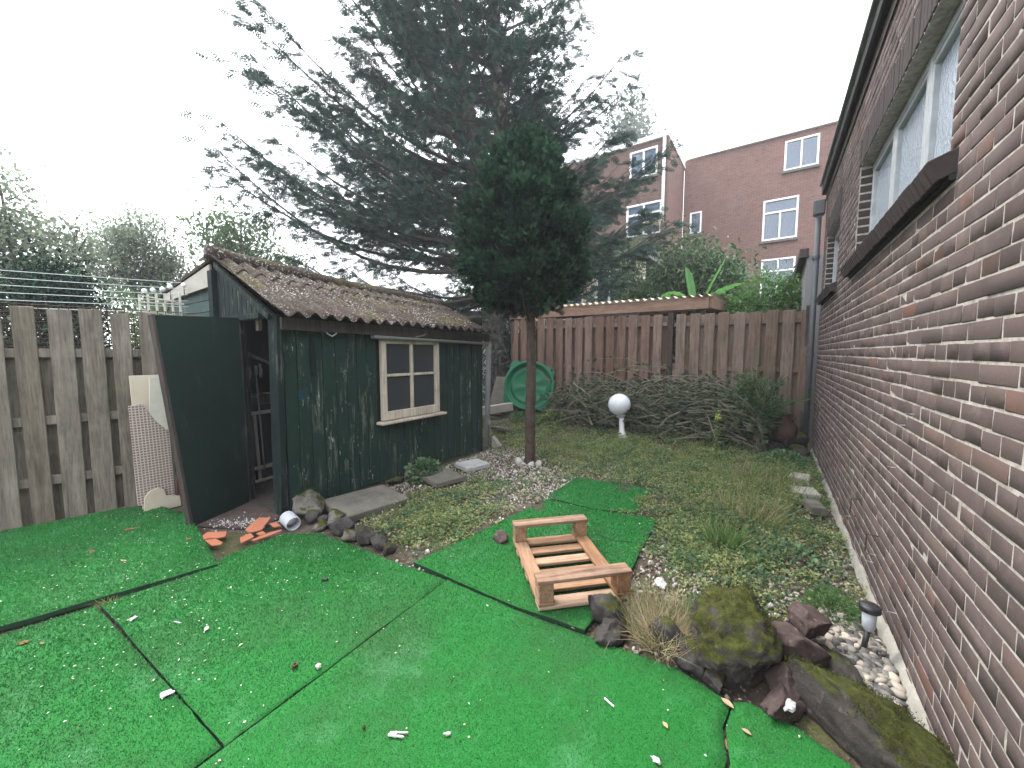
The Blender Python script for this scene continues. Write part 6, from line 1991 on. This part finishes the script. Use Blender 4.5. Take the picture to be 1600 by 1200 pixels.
# brown leaf litter on the soil
X, Y = sample_bed(16000); kk = rng.random(len(X)) < .42; X, Y = X[kk], Y[kk]
D = np.stack([rng.normal(0, 1, len(X)), rng.normal(0, 1, len(X)), rng.normal(0, .3, len(X))], 1)
V, F, r_ = scatter(LEAF_V * [1.2, 1, 1], LEAF_F, frames(D, rng.normal(0, .6, len(X))) * rng.uniform(.012, .03, len(X))[:, None, None], np.stack([X, Y, gz(X, Y) + rng.uniform(.004, .03, len(X))], 1))
tag(np_obj('leaf_litter', V, F, M['litter'], None, r_), 'brown dead leaves lying through the weedy bed', 'leaf litter', kind='stuff')
# moss growing on the two big rocks
for ro in [o for o in bpy.data.objects if o.name.startswith('mossy_rock')]:
    me = ro.data
    P_ = np.zeros(len(me.vertices) * 3); me.vertices.foreach_get('co', P_); P_ = P_.reshape(-1, 3)
    N_ = np.array([tuple(v.normal) for v in me.vertices])
    ok = np.where((N_[:, 2] > .25) & (nz2(P_[:, 0] + ro.location.x, P_[:, 1], 9.0, 2.0) + N_[:, 2] * .5 > .25))[0]
    if len(ok) == 0: continue
    n = min(5000, len(ok) * 6)
    ch = rng.choice(ok, n)
    T = P_[ch] + np.array(ro.location) + rng.normal(0, .008, (n, 3))
    D = N_[ch] * .8 + rng.normal(0, .5, (n, 3))
    V, F, r_ = scatter(LEAF_V * [.7, 1, 1], LEAF_F, frames(D, rng.uniform(0, 6, n)) * rng.uniform(.005, .012, n)[:, None, None], T)
    tag(np_obj('moss', V, F, M['moss_dark'], ro, r_), kind='stuff')

# ---- heap of cut branches along the back fence
bp = thing('brush_heap', (-1.7, 6.55, 0.1), 'long heap of cut conifer branches piled along the back fence', 'brush heap')
m, fo_p, fo_d = Merge(), [], []
for i in range(400):
    x0 = rng.uniform(-3.2, -0.2)
    top = np.interp(x0, [-3.3, -2.8, -1.6, -.8, 0.1], [.28, .56, .66, .54, .32])
    z0 = gz(x0, 6.5) + top * rng.random() ** .8
    y0 = rng.uniform(6.15, 6.85) + (.0 if z0 < .4 else .1)
    a = (0 if rng.random() < .65 else math.pi) + rng.normal(0, .3)
    L = rng.uniform(.8, 2.1)
    d = np.array([math.cos(a), math.sin(a) * .45, rng.normal(.05, .25)])
    u = np.linspace(0, 1, 8)
    P = np.array([x0, y0, z0]) + d * (u[:, None] - .4) * L + np.array([0, 0, 1.]) * (rng.uniform(0, .26) * np.sin(u * np.pi) - .25 * u ** 2 * rng.random())[:, None] * L + rng.normal(0, .012, (8, 3))
    P[:, 0] = np.where(P[:, 0] > -.1, -.1 + (P[:, 0] + .1) * .15, np.maximum(P[:, 0], -3.5)); P[:, 1] = np.clip(P[:, 1], 5.95, 6.93); P[:, 2] = np.maximum(P[:, 2], gz(P[:, 0], P[:, 1]) + .01)
    V, F = tube_np(P, np.linspace(.006, .0022, 8) * rng.uniform(.5, 1.5), 4); m.add(V, F, np.full(len(V), rng.random()))
    k_ = int(L * 15)
    for q in range(k_):
        uu = rng.uniform(.05, 1); fo_p.append([np.interp(uu, u, P[:, c]) for c in range(3)])
        fo_d.append(d + rng.normal(0, .4, 3) + [0, 0, -.15])
tag(m.obj('twigs', M['twig'], bp), kind='stuff')
FP, FD = np.array(fo_p), np.array(fo_d)
FP[:, 1] = np.minimum(FP[:, 1], 6.92)
V, F, r_ = scatter(HV, HF, frames(FD, rng.uniform(0, 6, len(FP))) * rng.uniform(.04, .095, len(FP))[:, None, None], FP)
M['brush_leaf'] = mat_leaf('wilting_conifer', (.014, .03, .018), (.035, .062, .034), .25, .7, (.10, .13, .07))
tag(np_obj('foliage', V, F, M['brush_leaf'], bp, r_), kind='stuff')
# a few long bare sticks on top
for i in range(30):
    x0 = rng.uniform(-3.0, -.3); a = rng.uniform(.2, 2.9); L = rng.uniform(.5, 1.1)
    p = Vector((x0, rng.uniform(6.2, 6.6), rng.uniform(.25, .65)))
    d = Vector((math.cos(a), rng.uniform(-.2, .25), rng.uniform(.1, .6))).normalized()
    mb = MB(); mb.tube([p - d * L * .4, p + Vector((0, 0, .05)), p + d * L * .5 + Vector((0, 0, rng.uniform(-.15, .05)))], [.009, .007, .003] if i % 3 else [.018, .015, .010], 6)
    mb.build('bare_stick', M['twig'], bp)

# ---- wispy bamboo-like shrub at the right of the heap
wb = thing('wispy_shrub', (-0.12, 6.55, 0), 'wispy green shrub with thin arching stems by the right fence panel', 'shrub')
m, lp, ld = Merge(), [], []
for i in range(95):
    a = rng.uniform(0, 6.283); L = rng.uniform(.7, 1.55); out = rng.uniform(.1, .45)
    u = np.linspace(0, 1, 9)
    P = np.array([-.12, 6.42, .05]) + np.stack([np.cos(a) * out * u ** 1.6 * L * .9, np.sin(a) * out * u ** 1.6 * L * .35, L * u * .92 - out * .9 * u ** 3 * L], 1) + rng.normal(0, .01, (9, 3))
    P[:, 1] = np.minimum(P[:, 1], 6.92); P[:, 0] = np.minimum(P[:, 0], .42)
    V, F = tube_np(P, np.linspace(.006, .002, 9), 4); m.add(V, F, np.full(len(V), rng.random()))
    for q in range(34):
        uu = rng.uniform(.3, 1); lp.append([np.interp(uu, u, P[:, c]) for c in range(3)]); ld.append([np.cos(a) + rng.normal(0, .6), np.sin(a) * .5 + rng.normal(0, .6), rng.normal(.25, .5)])
tag(m.obj('stems', M['straw'], wb), kind='stuff')
LP, LD = np.array(lp), np.array(ld)
V, F, r_ = scatter(LEAF_V * [.35, 1, 1], LEAF_F, frames(LD, rng.uniform(0, 6, len(LP))) * rng.uniform(.05, .13, len(LP))[:, None, None], LP)
tag(np_obj('leaves', V, F, M['weed_blue'], wb, r_), kind='stuff')

# ================================================================== litter on the mats
n = 7800
X = rng.uniform(-4.9, .45, n); Y = rng.uniform(0.0, 4.0, n)
dens = .07 + .75 * g(X, Y, -3.7, .75, .8, .4) + .55 * g(X, Y, -2.7, 1.05, .5, .45) + .35 * g(X, Y, -2.9, .4, .5, .3) + .22 * g(X, Y, -1.0, 2.6, .5, .5) + .12 * g(X, Y, -2.2, .3, .5, .4)
kk = on_mat(X, Y) & (rng.random(n) < dens); X, Y = X[kk], Y[kk]
Z = np.array([mat_h(x, y) for x, y in zip(X, Y)]) + .007
D = np.stack([rng.normal(0, 1, len(X)), rng.normal(0, 1, len(X)), rng.normal(0, .12, len(X))], 1)
V, F, r_ = scatter(LEAF_V * [1.3, 1, .6], LEAF_F, frames(D, rng.normal(0, .3, len(X))) * (rng.uniform(.005, .014, len(X)) * np.where(rng.random(len(X)) < .05, 1.7, 1))[:, None, None], np.stack([X, Y, Z], 1))
tag(np_obj('petal_litter', V, F, M['petal'], None, r_), 'tiny pale petals and crumbs strewn over the turf mats', 'litter', kind='stuff')
# white plaster crumbs by the door
n = 170
X = -3.55 + rng.normal(0, .13, n); Y = 1.30 + rng.normal(0, .06, n) + (X + 3.55) * .45
V, F, r_ = scatter(ICO_V, ICO_F, frames(rng.normal(0, 1, (n, 3)), rng.uniform(0, 6, n)) * (rng.uniform(.003, .010, n))[:, None, None] * np.array([1, 1, .4])[None, None, :], np.stack([X, Y, np.full(n, .026)], 1))
tag(np_obj('plaster_crumbs', V, F, M['paper'], None, r_), 'white plaster crumbs spilled in front of the shed door', 'crumbs', kind='stuff')

def crumple(name, label, x, y, s, mat, seed, cat='litter', flat=.5):
    bm = bmesh.new(); bmesh.ops.create_icosphere(bm, subdivisions=2, radius=1)
    for v in bm.verts:
        p = v.co.copy(); d = noise.noise(p * 2.1 + Vector((seed, 0, 0))) * .6 + noise.noise(p * 5 + Vector((0, seed, 0))) * .3
        v.co = Vector((p.x * (1 + d) * s[0] / 2, p.y * (1 + d) * s[1] / 2, p.z * (1 + d) * s[2] / 2))
    zm = min(v.co.z for v in bm.verts)
    for v in bm.verts: v.co.z -= zm
    me = bpy.data.meshes.new(name); bm.to_mesh(me); bm.free(); me.materials.append(mat)
    o = link_mesh(name, me, None, (x, y, mat_h(x, y) + .003)); o.rotation_euler.z = seed
    return tag(o, label, cat)
crumple('paper_scrap', 'crumpled white tissue at the seam of the left mats', -1.99, .425, (.05, .032, .014), M['paper'], 1.0)
crumple('paper_scrap', 'small white scrap below the green weed on the left mat', -2.71, .47, (.035, .022, .012), M['paper'], 2.0)
crumple('paper_scrap', 'white scrap on the middle mat near its left edge', -2.31, .66, (.03, .02, .012), M['paper'], 2.6)
crumple('paper_scrap', 'small white shell on the middle mat near the long seam', -1.605, .845, (.03, .022, .018), M['stone_pale'], 3.1, 'shell')
crumple('paper_scrap', 'white scrap on the bottom mat right of the clothes peg', -.92, .945, (.026, .014, .012), M['paper'], 3.7)
crumple('foil_wrapper', 'crumpled white wrapper lying on the low brown rock', .115, 1.74, (.075, .04, .02), M['paper'], 4.2).location.z = .052
crumple('white_bag', 'crumpled clear plastic bag in the gravel right of the pallet', -.50, 2.36, (.10, .07, .022), M['paper'], 5.1, 'bag')
crumple('dark_pebble', 'small dark pebble on the bottom mat left of the peg', -1.20, .79, (.016, .013, .011), M['rock_dark'], 5.6, 'pebble')
crumple('white_chip', 'white bean shaped chip on the right of the bottom mat', -.265, 1.28, (.035, .018, .012), M['paper'], 6.0)
crumple('white_chip', 'white flake on the pallet mat right of the pallet', -.70, 2.72, (.04, .025, .012), M['paper'], 6.3)
def dead_leaf(label, x, y, l, wd, a, mat):
    mb = MB()
    z = mat_h(x, y) + .006
    f = lambda u, v: (x + (u - .5) * l * math.cos(a) - (v - .5) * 2 * wd * math.sin(math.pi * u) * math.sin(a), y + (u - .5) * l * math.sin(a) + (v - .5) * 2 * wd * math.sin(math.pi * u) * math.cos(a),
                      z + .25 * wd * abs(v - .5) * 2 + .06 * l * math.sin(u * 3 + x))
    mb.grid(f, 8, 4)
    tag(mb.build('dead_leaf', M[mat], None, smooth=True), label, 'leaf')
for a_ in (('long brown leaf on the left mat near the leaning boards', -4.13, .75, .11, .015, 1.5, 'terracotta'), ('curled brown leaf on the left mat, nearest the fence', -3.89, .50, .07, .012, .3, 'dead_leaf'), ('brown twisted leaf in the middle of the left mat', -3.52, .59, .06, .008, .4, 'dead_leaf'),
           ('pinkish leaf at the crack between the two right mats', -.085, 1.66, .055, .013, -.5, 'dead_leaf'), ('tan leaf right of the mat crack', -.015, 1.57, .035, .008, -.3, 'dead_leaf'), ('small tan leaf on the bottom mat near the rocks', -.27, 1.43, .03, .008, -.7, 'dead_leaf'),
           ('pale leaf lodged in the crack of the right mats', -.072, 1.50, .05, .008, 1.7, 'dead_leaf'), ('star shaped tan leaf on the front left mat', -2.94, .13, .05, .016, .8, 'dead_leaf'), ('small orange leaf on the front left mat', -2.86, .18, .035, .006, .2, 'dead_leaf'), ('brown leaf on the left mat near the door', -3.54, .94, .045, .01, .6, 'terracotta')):
    dead_leaf(*a_)
# clothes peg
cpg = thing('clothes_peg', (-1.07, .84, .03), 'white clothes peg lying on the bottom mat', 'peg')
pz = mat_h(-1.07, .84) + .009
for s in (-1, 1):
    mb = MB(); mb.beam((-1.10, .825 + s * .004, pz), (-1.045, .858 + s * .010, pz), .008, .010, taper=.7); mb.build('prong', M['offwhite'], cpg, bevel=.002)
mb = MB(); mb.lathe([(.008, -.006), (.010, 0), (.008, .006)], 12, Matrix.Translation((-1.078, .838, pz)) @ Matrix.Rotation(R(90), 4, 'Y')); mb.build('spring', M['white_plastic'], cpg, smooth=True)
# bits: tube, nut, stick
mb = MB(); mb.tube([(-2.235, 1.222, mat_h(-2.22, 1.23) + .012), (-2.205, 1.238, mat_h(-2.22, 1.23) + .012)], .009, 10); tag(mb.build('black_cap', M['black_plastic'], None), 'small black plastic cap on the middle mat', 'cap')
mb = MB(); mb.lathe([(.005, 0), (.012, 0), (.012, .012), (.005, .012)], 14, Matrix.Translation((-1.70, .79, mat_h(-1.7, .79) + .006))); tag(mb.build('rusty_nut', M['clay_dark'], None), 'rusty nut on the middle mat near the seam', 'nut')
mb = MB(); mb.beam((-.50, 1.41, mat_h(-.48, 1.4) + .010), (-.455, 1.395, mat_h(-.48, 1.4) + .010), .005, .004); tag(mb.build('white_strip', M['white_plastic'], None), 'thin white plastic strip on the bottom mat towards the rocks', 'strip')
mb = MB(); mb.beam((-2.51, .585, mat_h(-2.49, .59) + .010), (-2.465, .60, mat_h(-2.49, .59) + .010), .006, .005); tag(mb.build('grey_strip', M['grey_pvc'], None), 'short grey splinter on the middle mat', 'strip')

mb = MB(); mb.tube([(-1.06, 2.74, mat_h(-1.06, 2.74) + .006), (-.98, 2.715, mat_h(-.98, 2.715) + .007), (-.88, 2.72, mat_h(-.88, 2.72) + .007), (-.79, 2.76, mat_h(-.79, 2.76) + .006)], .0028, 5); tag(mb.build('loose_wire', M['black_plastic'], None), 'thin dark wire curling on the turf beyond the pallet', 'wire')

# ================================================================== haze volume, added mostly to stand in for veiling lens glare
hz = MB()
hz.box((0, 10, 15.0), (286, 306, 34.0))
ho = hz.build('haze', None, None)
ht = bpy.data.materials.new('pale_air')
ht.use_nodes = True
ht.node_tree.nodes.clear()
hout = ht.node_tree.nodes.new('ShaderNodeOutputMaterial')
pv = ht.node_tree.nodes.new('ShaderNodeVolumePrincipled')
pv.inputs['Color'].default_value = (0.93, 0.95, 1.0, 1)
pv.inputs['Density'].default_value = 0.003
ht.node_tree.links.new(pv.outputs[0], hout.inputs['Volume'])
ho.data.materials.append(ht)
tag(ho, 'thin pale haze over the whole place, added mostly as lens veil', 'haze', kind='stuff')
